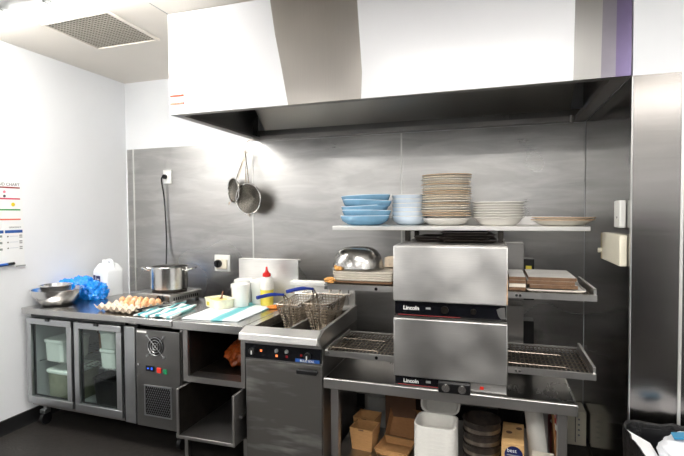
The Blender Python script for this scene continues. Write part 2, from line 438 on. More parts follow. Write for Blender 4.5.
b = new(); box(b, HX0, HX0+.012, NY+.012, -.002, HZ, T); obj('end_panel', b, M['hoodwhite'], hood)
b = new(); box(b, HX0+.012, HX0+.016, NY+.03, -.03, HZ+.03, T); obj('lining', b, M['hoodin'], hood)
b = new(); box(b, HX1-.016, HX1, NY+.03, -.03, HZ+.03, T); obj('lining', b, M['hoodin'], hood)
b = new(); box(b, HX0+.016, HX1-.016, NY+.014, NY+.018, HZ+.02, T); obj('lining', b, M['hoodin'], hood)
b = new()
box(b, HX0+.012, HX1, NY+.012, NY+.05, HZ, HZ+.018); box(b, HX0+.012, HX0+.06, NY+.05, -.06, HZ, HZ+.02)
box(b, HX1-.075, HX1, NY+.05, -.06, HZ, HZ+.03); box(b, HX0+.012, HX1, -.08, -.006, HZ, HZ+.018)
box(b, HX0+.06, HX1-.075, -.085, -.08, HZ, HZ+.03)
obj('gutter', b, M['darksteel'], hood)
# inclined filter bank
b = new()
prism(b, [(HX0+.10, -.07, HZ+.07), (HX0+.10, -.62, 2.70), (HX0+.10, -.60, 2.72), (HX0+.10, -.05, HZ+.09)], (HX1-HX0-.20, 0, 0)); obj('filter_bank', b, M['filter'], hood)
b = new(); box(b, HX0+.02, HX1-.02, -.075, -.01, HZ+.02, HZ+.075); obj('grease_channel', b, M['hoodin'], hood)
b = new(); rod(b, (HX1-.10, -.11, HZ-.02), (HX1-.10, -.11, HZ+.03), .012, 10); obj('drain_plug', b, M['darksteel'], hood)
for z0, m in ((2.262, 'orangetxt'), (2.214, 'redtxt')):
    b = new(); box(b, 1.398, 1.498, NY-.0015, NY, z0+.004, z0+.017); o = obj('warning_sticker', b, M[m], hood)
    b = new(); r = random.Random(3)
    x = 1.401
    while x < 1.49:
        w = r.uniform(.004, .010); box(b, x, x+w, NY-.002, NY-.0015, z0+.006, z0+.015); x += w+.003
    obj('print', b, M['redtxt' if m == 'orangetxt' else 'rimbrown'], o)

# ------------------------------------------------------------------ ceiling lamp and vent
lamp = thing('ceiling_lamp', 'lit fluorescent tube lamp on the ceiling above the fridge', 'lamp', (.75, -1.60, ZC), -.03)
b = new(); box(b, -.05, 1.6, -1.70, -1.585, 2.712, ZC-.001); obj('housing', b, M['lamphouse'], lamp, .008)
b = new(); tube(b, [(-.03, -1.56, 2.722), (1.58, -1.56, 2.722)], .036, 16); obj('tube', b, M['tube'], lamp)
for x in (.66, .98):
    b = new(); box(b, x-.008, x+.012, -1.64, -1.592, 2.698, 2.712); obj('clip', b, M['lamphouse'], lamp)
vent = thing('ceiling_vent', 'square louvred air vent in the white ceiling left of the hood', 'vent', (.80, -1.05, ZC))
V = [Vector((.535, -1.287, 0)), Vector((1.085, -1.305, 0)), Vector((1.066, -.817, 0)), Vector((.515, -.814, 0))]
def vp(u, v): return V[0]*(1-u)*(1-v)+V[1]*u*(1-v)+V[2]*u*v+V[3]*(1-u)*v
b = new()
def vb(u0, u1, v0, v1, z0, z1, mi=0):
    q = [vp(u0, v0), vp(u1, v0), vp(u1, v1), vp(u0, v1)]
    hexa(b, [p+Vector((0, 0, z0)) for p in q], [p+Vector((0, 0, z1)) for p in q], mi)
for a in ((0, 1, 0, .03), (0, 1, .97, 1), (0, .03, .03, .97), (.97, 1, .03, .97)): vb(*a, ZC-.012, ZC-.0005)
obj('frame', b, M['ceiling'], vent)
b = new(); vb(.03, .97, .03, .97, ZC-.002, ZC-.0008); obj('backing', b, paint('dark_vent_backing', (52, 48, 42), .8), vent)  # dark sheet behind the louvres
b = new()
for k in range(20): vb(.03, .97, .04+k*.0475, .060+k*.0475, ZC-.006, ZC-.003)
for k in range(20): vb(.04+k*.0480, .050+k*.0480, .03, .97, ZC-.006, ZC-.004)
obj('grille', b, paint('grey_vent_louvre', (186, 180, 168), .6), vent)

# ------------------------------------------------------------------ posters on the left wall
def poster(name, label, y0, y1, z0, z1):
    t = thing(name, label, 'poster', (0, (y0+y1)/2, z0))
    b = new(); box(b, .0005, .0025, y0, y1, z0, z1); obj('sheet', b, M['paper'], t); return t
p1 = poster('first_aid_poster', 'upper wall poster with red and green bars and first aid heading', -1.72, -1.035, 1.495, 1.80)
def bar(par, name, y0, y1, z0, z1, mat, x=.0034):
    b = new(); box(b, .0025, x, y0, y1, z0, z1); return obj(name, b, mat, par)
text('heading', 'FIRST AID CHART', .030, paint('grey_print', (70, 72, 78), .6), p1, (.0026, -1.053, 1.759), '+x', align='RIGHT')
for z, c in ((1.742, (150, 40, 44)), (1.662, (206, 60, 92)), (1.583, (40, 150, 62)), (1.514, (232, 110, 84))):
    bar(p1, 'bar', -1.70, -1.052, z, z+.010, paint('poster_bar', c, .6))
b = new(); tube(b, [(.0025, -1.105, 1.626), (.0035, -1.105, 1.626)], .014, 16); obj('yellow_dot', b, paint('yellow_print', (224, 200, 40), .6), p1)
for y, z, c in ((-1.166, 1.715, (226, 130, 150)), (-1.166, 1.685, (80, 80, 84))):
    b = new(); tube(b, [(.0025, y, z), (.0034, y, z)], .010, 12); obj('symbol', b, paint('poster_symbol', c, .6), p1)
p2 = poster('planner_poster', 'lower wall poster with blue header bar and small table rows', -1.72, -1.030, 1.185, 1.490)
bar(p2, 'header_bar', -1.17, -1.040, 1.421, 1.442, M['blue']); bar(p2, 'header_bar', -1.40, -1.180, 1.421, 1.442, M['blue'])
text('small_heading', 'EMERGENCY', .016, paint('grey_print_small', (120, 120, 124), .6), p2, (.0026, -1.048, 1.456), '+x', align='RIGHT')
for k in range(3):
    z = 1.398-k*.042
    bar(p2, 'row_text', -1.065, -1.043, z, z+.009, M['lamphouse']); bar(p2, 'row_text', -1.065, -1.043, z-.013, z-.005, M['lamphouse'])
    bar(p2, 'row_mark', -1.155, -1.145, z-.006, z+.003, paint('dark_mark', (90, 84, 80), .6)); bar(p2, 'row_line', -1.135, -1.075, z-.002, z+.001, paint('pale_line', (190, 196, 206), .6))
bar(p2, 'row_text', -1.215, -1.19, 1.392, 1.408, M['lamphouse']); bar(p2, 'row_text', -1.215, -1.19, 1.345, 1.361, M['lamphouse']); bar(p2, 'row_text', -1.215, -1.19, 1.30, 1.315, M['lamphouse'])
pen = thing('marker_pen', 'blue marker with black cap held at the foot of the wall poster', 'pen', (.012, -1.15, 1.19))
b = new(); tube(b, [(.012, -1.36, 1.190), (.012, -1.165, 1.200)], .010, 10); obj('barrel', b, M['blue'], pen)
b = new(); tube(b, [(.012, -1.165, 1.200), (.012, -1.115, 1.203)], .010, 10); obj('cap', b, M['black'], pen)
b = new(); box(b, .0005, .010, -1.098, -1.028, 1.175, 1.184); lone('paper_tab', b, M['lamphouse'], 'short grey strip on the left wall under the poster corner', 'strip', (0, 0, 0))

# ------------------------------------------------------------------ sockets, strainers
so = thing('wall_socket', 'upper white wall socket with black plug and hanging cord', 'socket', (.47, -.004, 1.89))
b = new(); box(b, .425, .514, -.016, -.004, 1.826, 1.952); obj('plate', b, M['white'], so, .004)
b = new(); disc_y(b, (.452, -.042, 1.890), .021, .026, 16); obj('plug', b, M['black'], so, .003)
b = new(); pts = [(.450, -.045, 1.89), (.443, -.055, 1.878), (.437, -.050, 1.84), (.442, -.03, 1.72), (.452, -.025, 1.55), (.462, -.03, 1.35), (.474, -.05, 1.15), (.52, -.12, .98), (.60, -.22, .90)]
def smooth(pts, n=6):
    P = [Vector(p) for p in pts]; P = [P[0]]+P+[P[-1]]; out = []
    for i in range(1, len(P)-2):
        for k in range(n):
            t = k/n
            out.append(.5*((2*P[i])+(-P[i-1]+P[i+1])*t+(2*P[i-1]-5*P[i]+4*P[i+1]-P[i+2])*t*t+(-P[i-1]+3*P[i]-3*P[i+1]+P[i+2])*t**3))
    out.append(P[-2]); return out
tube(b, smooth(pts), .0065, 8); obj('cord', b, M['black'], so)
sw = thing('isolator_switch', 'lower white wall switch plate with black rotary knob', 'switch', (1.03, -.004, 1.05))
b = new(); box(b, .952, 1.108, -.014, -.004, 1.043, 1.190); obj('plate', b, M['white'], sw, .005)
b = new(); box(b, .975, 1.085, -.034, -.014, 1.066, 1.150); obj('cover', b, M['cream'], sw, .006)
b = new(); disc_y(b, (1.008, -.058, 1.115), .034, .024, 20); box(b, 1.002, 1.014, -.072, -.056, 1.085, 1.145); obj('knob', b, M['black'], sw, .002)

hk = thing('wire_hook', 'thin S shaped wire hook hanging from the hood edge', 'hook', (1.33, -.09, 2.10))
b = new(); tube(b, smooth([(1.420, -.09, 2.180), (1.415, -.09, 2.158), (1.36, -.09, 2.162), (1.325, -.09, 2.13), (1.318, -.09, 2.08), (1.330, -.09, 2.055), (1.345, -.09, 2.075)]), .004, 6); obj('wire', b, M['wire'], hk)
def strainer(label, c, r, nrm, top, depth, cone):
    t = thing('wire_strainer', label, 'strainer', top, 0, 'strainers hanging by the hood')
    c = Vector(c); n = Vector(nrm).normalized(); top = Vector(top)
    a = n.cross(Vector((0, 0, 1))).normalized(); u = a.cross(n).normalized()
    b = new(); ring = [c+a*r*math.cos(2*PI*k/40)+u*r*math.sin(2*PI*k/40) for k in range(41)]
    tube(b, ring, r*.055, 8, cap=False); obj('rim', b, M['potsteel'], t)
    b = new()
    prof = [(math.cos(k/8*PI/2), math.sin(k/8*PI/2)) for k in range(9)] if not cone else [(1-k/8, k/8) for k in range(9)]
    vs = [[b.verts.new(c+(a*math.cos(2*PI*k/32)+u*math.sin(2*PI*k/32))*r*.96*max(pr, .03)+n*depth*pz) for k in range(32)] for pr, pz in prof]
    for i in range(8):
        for k in range(32):
            f = b.faces.new((vs[i][k], vs[i][(k+1) % 32], vs[i+1][(k+1) % 32], vs[i+1][k])); f.smooth = True
    bmesh.ops.solidify(b, geom=b.faces[:], thickness=.0015)
    m, nt, pb = nodes('fine_wire_gauze'); v = coords(nt); ck = noise_tex(nt, v, 260, 2)
    nt.links.new(ramp(nt, ck, [(.4, (.16, .15, .13)), (.6, (.48, .45, .40))]), pb.inputs['Base Color']); pb.inputs['Metallic'].default_value = .8; pb.inputs['Roughness'].default_value = .5
    obj('gauze', b, m, t)
    b = new(); e = c+(top-c).normalized()*r; s = a*.016
    tube(b, [e-s, top-s*.3, top+Vector((0, -.006, .012)), top+s*.3, e+s], .0045, 6); obj('handle', b, M['wire'], t)
    if cone is not None:
        b = new(); d = (c-top).normalized(); k0 = c+d*r; tube(b, [k0-a*.012, k0+d*.022, k0+a*.012], .004, 6); obj('rest_hook', b, M['wire'], t)
    return t
strainer('larger round strainer facing out in front of the smaller one', (1.362, -.130, 1.672), .126, (.16, 1, .05), (1.322, -.105, 2.055), .085, True)
strainer('smaller strainer turned edge on behind and left of the larger', (1.205, -.100, 1.745), .104, (.55, .84, .05), (1.312, -.080, 2.050), .045, False)

# ------------------------------------------------------------------ glass door fridge under the left worktop
F = thing('display_fridge', 'stainless under-counter fridge with two glass doors at the left wall', 'fridge', (.045, -1.10, 0), -.031)
def fb(name, boxes, mat, parent=F, bevel=0):
    b = new()
    for q in boxes: box(b, *q)
    return obj(name, b, mat, parent, bevel, local=True)
fb('worktop', [(0, 1.336, 0, .725, .838, .88)], M['bench'], bevel=.004)
fb('cabinet', [(.022, .036, .055, .70, .17, .838), (.918, .93, .055, .70, .17, .815), (1.37, 1.384, .03, .70, .17,   .826), (.022, 1.384, .69, .70, .17, .838), (.022, 1.384, .055, .69, .155, .172), (.036, 1.37, .055, .69, .818, .834)], M['darksteel'])
fb('lining', [(.038, .044, .06, .684, .176, .814), (.910, .916, .06, .684, .176, .814), (.044, .910, .678, .684, .176, .814), (.044, .910, .06, .678, .173, .177), (.044, .910, .06, .678, .808, .814)], M['greyin'])
fb('centre_post', [(.456, .496, .046, .075, .175, .815)], M['black'])
fb('hinge_rail', [(.06, .93, .030, .05, .815, .830)], M['black'])
fb('mullion', [(.934, 1.020, .015, .05, .172, .812)], M['frame'], bevel=.003)
fb('gap_liner', [(.908, .934, .035, .055, .17, .83), (1.020, 1.033, .035, .055, .17, .83)], M['black'])
for x0, x1 in ((.030, .462), (.490, .908)):
    w = .043
    d = fb('door', [(x0, x1, .012, .045, .190, .240), (x0, x1, .012, .045, .765, .808), (x0, x0+w, .012, .045, .24, .765), (x1-w, x1, .012, .045, .24, .765)], M['frame'], bevel=.003)
    fb('glass', [(x0+w, x1-w, .026, .032, .24, .765)], M['glass'], d)
    fb('seal', [(x0+w, x0+w+.008, .033, .045, .24, .765), (x1-w-.008, x1-w, .033, .045, .24, .765), (x0+w, x1-w, .033, .045, .24, .247), (x0+w, x1-w, .033, .045, .758, .765)], M['black'], d)
    fb('catch', [((x0+x1)/2-.018, (x0+x1)/2+.018, .004, .014, .795, .812)], M['black'], d)
for k, (x0, x1) in enumerate(((.046, .454), (.498, .906))):
    b = new(); z = .475
    for i in range(12): rod(b, (x0, .10+i*.048, z), (x1, .10+i*.048, z), .003, 5)
    for i in range(3): rod(b, (x0+.01+(x1-x0-.02)*i/2, .09, z-.004), (x0+.01+(x1-x0-.02)*i/2, .64, z-.004), .004, 5)
    obj('wire_shelf', b, M['polish'], F, local=True)
P = fb('compressor_panel', [(1.034, 1.378, .012, .03, .170, .803)], M['panelsteel'], bevel=.002)
b = new()
for r in (.022, .040, .058): tube(b, [(1.197+r*math.cos(2*PI*i/28), .004, .703+r*math.sin(2*PI*i/28)) for i in range(29)], .0017, 5, cap=False)
for s in (-1, 1): rod(b, (1.197-.066, .004, .703-.066*s), (1.197+.066, .004, .703+.066*s), .0016, 6)
for sx in (-1, 1):
    for sz in (-1, 1): disc_y(b, (1.197+.066*sx, .0, .703+.066*sz), .006, .011, 8)
obj('fan_guard', b, M['frame'], P, local=True)
b = new(); disc_y(b, (1.197, .0105, .703), .062, .004, 28); obj('fan_opening', b, M['black'], P, local=True)
b = new()
for k in range(5):
    a = 2*PI*k/5; c, s = math.cos(a), math.sin(a); c2, s2 = math.cos(a+.8), math.sin(a+.8)
    prism(b, [(1.197, .006, .703), (1.197+.055*c, .006, .703+.055*s), (1.197+.055*c2, .010, .703+.055*s2)], (0, .002, 0))
obj('fan_blade', b, M['darkin'], P, local=True)
fb('thermostat_display', [(1.117, 1.181, .006, .014, .538, .572)], M['black'], P)
fb('digit', [(1.160, 1.172, .004, .006, .548, .564), (1.130, 1.142, .004, .006, .552, .560)], M['bluelamp'], P)
fb('red_rocker', [(1.205, 1.235, .006, .014, .533, .566)], M['redlamp'], P, .002)
fb('green_rocker', [(1.255, 1.281, .006, .014, .530, .560)], M['greenlamp'], P, .002)
fb('maker_plate', [(1.048, 1.122, .009, .013, .783, .795)], M['white'], P)
b = new(); disc_y(b, (1.058, .004, .575), .008, .010, 10); obj('key_lock', b, M['polish'], P, local=True)
GR = fb('vent_grille', [(1.100, 1.315, .006, .013, .245, .253), (1.100, 1.315, .006, .013, .438, .446), (1.100, 1.108, .006, .013, .253, .438), (1.307, 1.315, .006, .013, .253, .438)], M['frame'], P)
fb('vent_backing', [(1.108, 1.307, .010, .0125, .253, .438)], M['black'], GR)
b = new()
for i in range(13):
    for j in range(12):
        x = 1.114+i*.0158+(.008 if j % 2 else 0); z = .258+j*.0152
        if x < 1.300: prism(b, [(x, .0075, z), (x+.007, .0075, z+.005), (x+.010, .0075, z+.013), (x+.003, .0075, z+.008)], (0, .003, 0))
obj('mesh_louvre', b, M['frame'], GR, local=True)
for x, y in ((.09, .10), (1.30, .12), (.09, .62), (1.30, .62)):
    b = new(); rod(b, (x, y, .10), (x, y, .155), .014, 10); box(b, x-.025, x+.025, y-.028, y+.022, .085, .115); c = obj('caster', b, M['frame'], F, .003, local=True)
    b = new(); tube(b, [(x-.014, y, .043), (x+.014, y, .043)], .042, 18); obj('wheel', b, M['black'], c, local=True)

FW = WORLD[F.name]
def fpos(x, y, z): return tuple(FW @ Vector((x, y, z)))
def tub(name, label, x, y, z, w, d, h, m, lidm, group=None, rz=-.031):
    t = thing(name, label, 'tub', fpos(x, y, z), rz, group)
    b = new(); superlathe(b, [(0, 0), (.90, 0), (.94, .004), (1, h-.004), (1, h), (0, h)], sx=w/2, sy=d/2, n=7); obj('body', b, m, t, local=True)
    b = new(); superlathe(b, [(0, h+.0005), (1.03, h+.0005), (1.06, h+.004), (1.06, h+.018), (1.02, h+.024), (.9, h+.024), (.88, h+.020), (0, h+.020)], sx=w/2, sy=d/2, n=7); obj('lid', b, lidm, t, local=True)
    return t
tub('food_tub', 'white lidded tub on the upper shelf behind the left glass door', .205, .20, .480, .20, .24, .135, M['tubwhite'], M['tubwhite'])
tub('food_tub', 'large cloudy tub at the bottom behind the left glass door', .240, .22, .178, .25, .27, .215, M['tubgreen'], M['tubwhite'])
tub('food_tub', 'lower of two stacked white tubs behind the right glass door', .700, .20, .480, .14, .22, .110, M['tubwhite'], M['tubwhite'])
tub('food_tub', 'upper of two stacked white tubs behind the right glass door', .700, .20, .6145, .14, .22, .110, M['tubwhite'], M['tubwhite'])
b = new(); superlathe(b, [(0, 0), (.88, 0), (1, .20), (1.04, .205), (1.04, .21), (.96, .21), (.86, .01), (0, .01)], sx=.12, sy=.15, n=6)
lone('food_tray', b, M['black'], 'deep black tray at the bottom behind the right glass door', 'tray', fpos(.64, .26, .178), -.031)
tub('foil_tub', 'brown lidded tub at the back behind the right glass door', .40, .46, .480, .17, .20, .15, M['kraftin'], M['kraftdark'])

# ------------------------------------------------------------------ open work bench next to the fridge
B2 = thing('work_bench', 'steel bench with splashback and open cubbies between fridge and fryer', 'bench', (1.64, -1.14, 0))
BX0, BX1, BY = 1.388, 1.892, -1.146
b = new(); box(b, BX0, BX1-.006, BY, -.425, .829, .88); obj('worktop', b, M['bench'], B2, .003)
b = new(); box(b, 1.43, 1.925, -.412, -.395, .87, 1.205); box(b, 1.43, 1.925, -.395, -.36, 1.185, 1.205); obj('splashback', b, M['doorsteel'], B2, .003)
b = new()
box(b, 1.447, 1.482, BY+.02, -.45, .50, .829); box(b, 1.858, 1.884, BY+.02, -.45, .50, .829)
box(b, 1.482, 1.858, BY+.02, -.45, .50, .535); box(b, 1.482, 1.858, -.47, -.45, .535, .829)
obj('cubby', b, M['darksteel'], B2)
b = new(); box(b, 1.4825, 1.486, BY+.04, -.475, .537, .826); box(b, 1.8545, 1.8575, BY+.04, -.475, .537, .826); box(b, 1.486, 1.8545, -.478, -.474, .537, .826); box(b, 1.486, 1.8545, BY+.04, -.478, .8255, .8285); box(b, 1.447, 1.884, -.47, -.45, .17, .50); box(b, 1.486, 1.8545, BY+.12, -.478, .5352, .5362); obj('cubby_shade_lining', b, M['greaseshade'], B2)  # dark lining paints the shade inside the cubby
dr = None
b = new(); y0, y1 = -1.225, -.62
box(b, 1.466, 1.482, y0, y1, .185, .488); box(b, 1.852, 1.866, y0, y1, .185, .488); box(b, 1.482, 1.852, y0, y1, .185, .205); box(b, 1.482, 1.852, y1-.015, y1, .205, .488)
dr = obj('sliding_tray', b, M['darksteel'], B2, .002)
b = new(); box(b, 1.4822, 1.484, y0+.01, y1-.016, .206, .486); box(b, 1.850, 1.8518, y0+.01, y1-.016, .206, .486); box(b, 1.484, 1.850, y1-.019, y1-.0155, .206, .486); obj('tray_shade_lining', b, M['greaseshade'], dr)  # shade inside the sliding tray painted as dark sheets
b = new(); box(b, 1.866, 1.884, y0+.06, -1.0, .335, .350); obj('runner', b, M['edge'], dr)
for x in (1.45, 1.872):
    for y in (-1.10, -.50):
        b = new(); box(b, x-.012, x+.012, y-.012, y+.012, 0, .50 if y > -1 else .185)
        obj('leg', b, M['darksteel'], B2)
b = new(); blob(b, (0, 0, .08), (.115, .14, .085), 5, .25, 2.2, 4, flat=0, crease=.1)
lone('orange_bag', b, M['orange'], 'crumpled orange bag in the open cubby left of the fryer', 'bag', (1.71, -.80, .536))

# ------------------------------------------------------------------ fryer
FX0, FX1, FY0, FY1 = 1.898, 2.384, -1.150, -.45
fr = thing('deep_fryer', 'twin basket steel deep fryer with black control strip', 'fryer', (2.14, -.80, 0))
b = new()
box(b, FX0, FX0+.012, FY0+.02, FY1, .08, .83); box(b, FX1-.014, FX1, FY0+.02, FY1, .08, .83); box(b, FX0+.012, FX1-.014, FY1-.012, FY1, .08, .83); box(b, FX0+.012, FX1-.014, FY0+.02, FY1-.012, .08, .10)
box(b, FX0, FX1, FY0, FY0+.02, .785, .83)
obj('body', b, M['darksteel'], fr)
b = new(); box(b, FX0+.006, FX1-.002, FY0, FY0+.02, .085, .690); obj('door', b, M['fryersteel'], fr, .003)
b = new(); box(b, FX0+.004, FX1, FY0-.003, FY0+.02, .690, .700); obj('ledge', b, M['polish'], fr)
CP = None
b = new(); box(b, FX0+.006, FX1-.006, FY0-.002, FY0+.02, .700, .785); CP = obj('control_panel', b, M['blackgloss'], fr)
# sloped white-bright top lip
b = new()
prism(b, [(FX0-.010, -1.115, .882), (FX0-.010, -1.200, .855), (FX0-.010, -1.205, .815), (FX0-.010, -1.160, .805), (FX0-.010, -1.160, .83), (FX0-.010, -1.115, .83)], (FX1-FX0+.002, 0, 0))
obj('front_lip', b, M['lip'], fr, .004)
b = new()
prism(b, [(FX1-.016, FY1, .905), (FX1-.016, -1.115, .884), (FX1-.016, -1.19, .85), (FX1-.016, -1.16, .80), (FX1-.016, FY1, .80)], (.020, 0, 0)); obj('side_guard', b, M['edge'], fr)
b = new()
box(b, FX0, FX0+.05, -1.115, FY1, .83, .882); box(b, FX1-.03, FX1-.016, -1.115, FY1, .83, .882); box(b, FX0+.05, FX1-.03, -.55, FY1, .83, .882)
obj('tank_surround', b, M['bench'], fr)
b = new()
box(b, FX0+.05, FX1-.03, -1.115, -.55, .60, .61); box(b, FX0+.05, FX0+.054, -1.115, -.55, .61, .83); box(b, FX1-.034, FX1-.03, -1.115, -.55, .61, .83)
obj('tank', b, M['greaseshade'], fr)
b = new(); box(b, 2.146, 2.162, -1.115, -.55, .61, .868); obj('tank_divider', b, M['edge'], fr)
b = new(); box(b, FX0+.052, FX1-.032, -1.113, -.552, .70, .703); obj('frying_oil', b, paint('dark_oil', (24, 16, 10), .08, .2, 8), fr)
b = new(); box(b, FX0+.015, FX1-.01, FY1-.0, FY1+.025, .80, 1.03); box(b, FX0+.0, FX1-.01, FY1-.05, FY1+.025, 1.03, 1.062); obj('flue', b, M['lip'], fr, .003)
b = new(); rod(b, (FX0+.01, FY1-.075, .985), (FX1-.02, FY1-.075, .985), .008, 8)
for x in (FX0+.03, FX1-.04): rod(b, (x, FY1-.075, .985), (x, FY1+.01, .985), .007, 8)
obj('basket_rail', b, M['polish'], fr)
b = new(); box(b, 2.288, 2.330, FY1-.03, FY1-.002, .905, 1.028); obj('element_cover', b, M['edge'], fr)
def knob(par, x, y, z, r, local=False):
    b = new(); disc_y(b, (x, y-.020, z), r, .020, 18); k = obj('knob', b, M['black'], par, .002, local=local)
    b = new(); box(b, x-.003, x+.003, y-.024, y-.020, z-r*.9, z+r*.2); obj('pointer', b, M['white'], k, local=local)
knob(CP, 1.955, FY0-.002, .745, .020); knob(CP, 2.302, FY0-.002, .742, .020)
for x, z, m in ((2.008, .748, 'orangelamp'), (2.108, .726, 'orangelamp'), (2.172, .726, 'darkred'), (2.262, .742, 'darkred')):
    b = new(); box(b, x-.006, x+.006, FY0-.005, FY0-.002, z-.006, z+.006); obj('indicator_lamp', b, M[m], CP)
for x in (2.108, 2.172):
    b = new(); disc_y(b, (x, FY0-.008, .756), .011, .006, 12); rod(b, (x, FY0-.008, .756), (x, FY0-.022, .752), .004, 8); obj('toggle_switch', b, M['lamphouse'], CP)
b = new(); box(b, 2.225, 2.372, FY0-.004, FY0-.002, .703, .722); bd = obj('badge', b, M['blue'], CP)
text('badge_lettering', 'BLUE SEAL', .019, M['white'], bd, (2.298, FY0-.0045, .7055), align='CENTER')
b = new(); box(b, 2.238, 2.362, FY0-.028, FY0-.012, .640, .668); box(b, 2.238, 2.256, FY0-.012, FY0, .642, .666); box(b, 2.344, 2.362, FY0-.012, FY0, .642, .666); obj('handle', b, M['black'], fr, .006)
b = new()
for x in (FX0+.03, FX1-.03):
    for y in (FY0+.06, FY1-.05): rod(b, (x, y, 0), (x, y, .082), .018, 10)
obj('feet', b, M['black'], fr)

def basket(label, x0, x1, yb, yf, zt, zb, lean, hup=0):
    ins = .040
    """wire basket hung on the rear rail: rim tilted, front end lower"""
    t = thing('fryer_basket', label, 'basket', ((x0+x1)/2, (yb+yf)/2, zb), 0, 'wire fryer baskets')
    def top(u, v): return Vector((x0+(x1-x0)*u, yb+(yf-yb)*v, zt+lean*v))
    def bot(u, v): return Vector((x0+ins+(x1-x0-2*ins)*u, yb-.02+(yf+.065-yb)*v, zb+lean*v*.3))
    b = new(); R = [top(0, 0), top(1, 0), top(1, 1), top(0, 1), top(0, 0)]
    for i in range(4): rod(b, R[i], R[i+1], .0055, 6)
    obj('rim', b, M['wire'], t)
    b = new(); w = .0030
    edges = [((0, 0), (1, 0), 7), ((1, 0), (1, 1), 12), ((1, 1), (0, 1), 7), ((0, 1), (0, 0), 12)]
    for (a, c, n) in edges:
        for i in range(n+1):
            s = i/n; u, v = a[0]+(c[0]-a[0])*s, a[1]+(c[1]-a[1])*s; rod(b, top(u, v), bot(u, v), w, 4)
        for k in range(1, 9):
            f = k/9; rod(b, top(*a).lerp(bot(*a), f), top(*c).lerp(bot(*c), f), w, 4)
    for i in range(12): rod(b, bot(i/11, 0), bot(i/11, 1), w, 4)
    for i in range(14): rod(b, bot(0, i/13), bot(1, i/13), w, 4)
    obj('wire_mesh', b, M['wire'], t)
    b = new(); m = (x0+x1)/2; f0 = top(.5, 1); fb_ = bot(.5, 1)
    for s in (-.020, .020):
        tube(b, [fb_+Vector((s*.8, -.012, .01)), f0+Vector((s, -.008, -.03)), f0+Vector((s*.6, -.015, .045+hup*.6)), f0+Vector((s*.2, -.05, .074+hup))], .0045, 6)
    obj('handle_bracket', b, M['wire'], t)
    b = new(); h0 = f0+Vector((0, -.045, .072+hup)); tube(b, smooth([h0, h0+Vector((-.045, -.08, .012)), h0+Vector((-.095, -.17, .006))], 5), [.008]*4+[.011]*7, 8); obj('handle', b, M['handleblue'], t)
    b = new()
    for u in (.3, .7):
        p = top(u, 0); tube(b, [p, p+Vector((0, .018, .028)), p+Vector((0, .045, .03)), p+Vector((0, .05, .015))], .004, 6)
    obj('hanging_hook', b, M['wire'], t)
    return t
basket('left wire fryer basket with blue handle hung over the oil', 1.990, 2.140, -.575, -.91, .985, .82, -.012)
basket('right wire fryer basket with blue handle beside the oven stand', 2.172, 2.345, -.575, -.91, .992, .82, -.004, .030)

# ------------------------------------------------------------------ oven stand
SX0, SX1, SY0, SY1 = 2.392, 3.682, -1.150, -.33
st = thing('oven_stand', 'low steel table carrying the two stacked ovens', 'table', (3.03, -.75, 0))
b = new(); box(b, SX0, SX1, SY0, SY1, .568, .625); obj('tabletop', b, M['edge'], st, .004)
b = new(); box(b, SX0+.012, SX1-.012, SY0+.012, SY1-.01, .6252, .6262); obj('dark_top_reflection', b, M['standtop'], st)  # sheet carrying the painted dark reflection
b = new(); box(b, SX0+.02, SX1-.02, SY0+.05, SY1-.03, .118, .14); obj('lower_shelf', b, M['darksteel'], st, .003)
for x in (2.448, 3.618):
    for y in (-1.10, -.38):
        b = new(); box(b, x-.022, x+.022, y-.022, y+.022, 0, .568); obj('leg', b, M['darksteel'], st, .003)

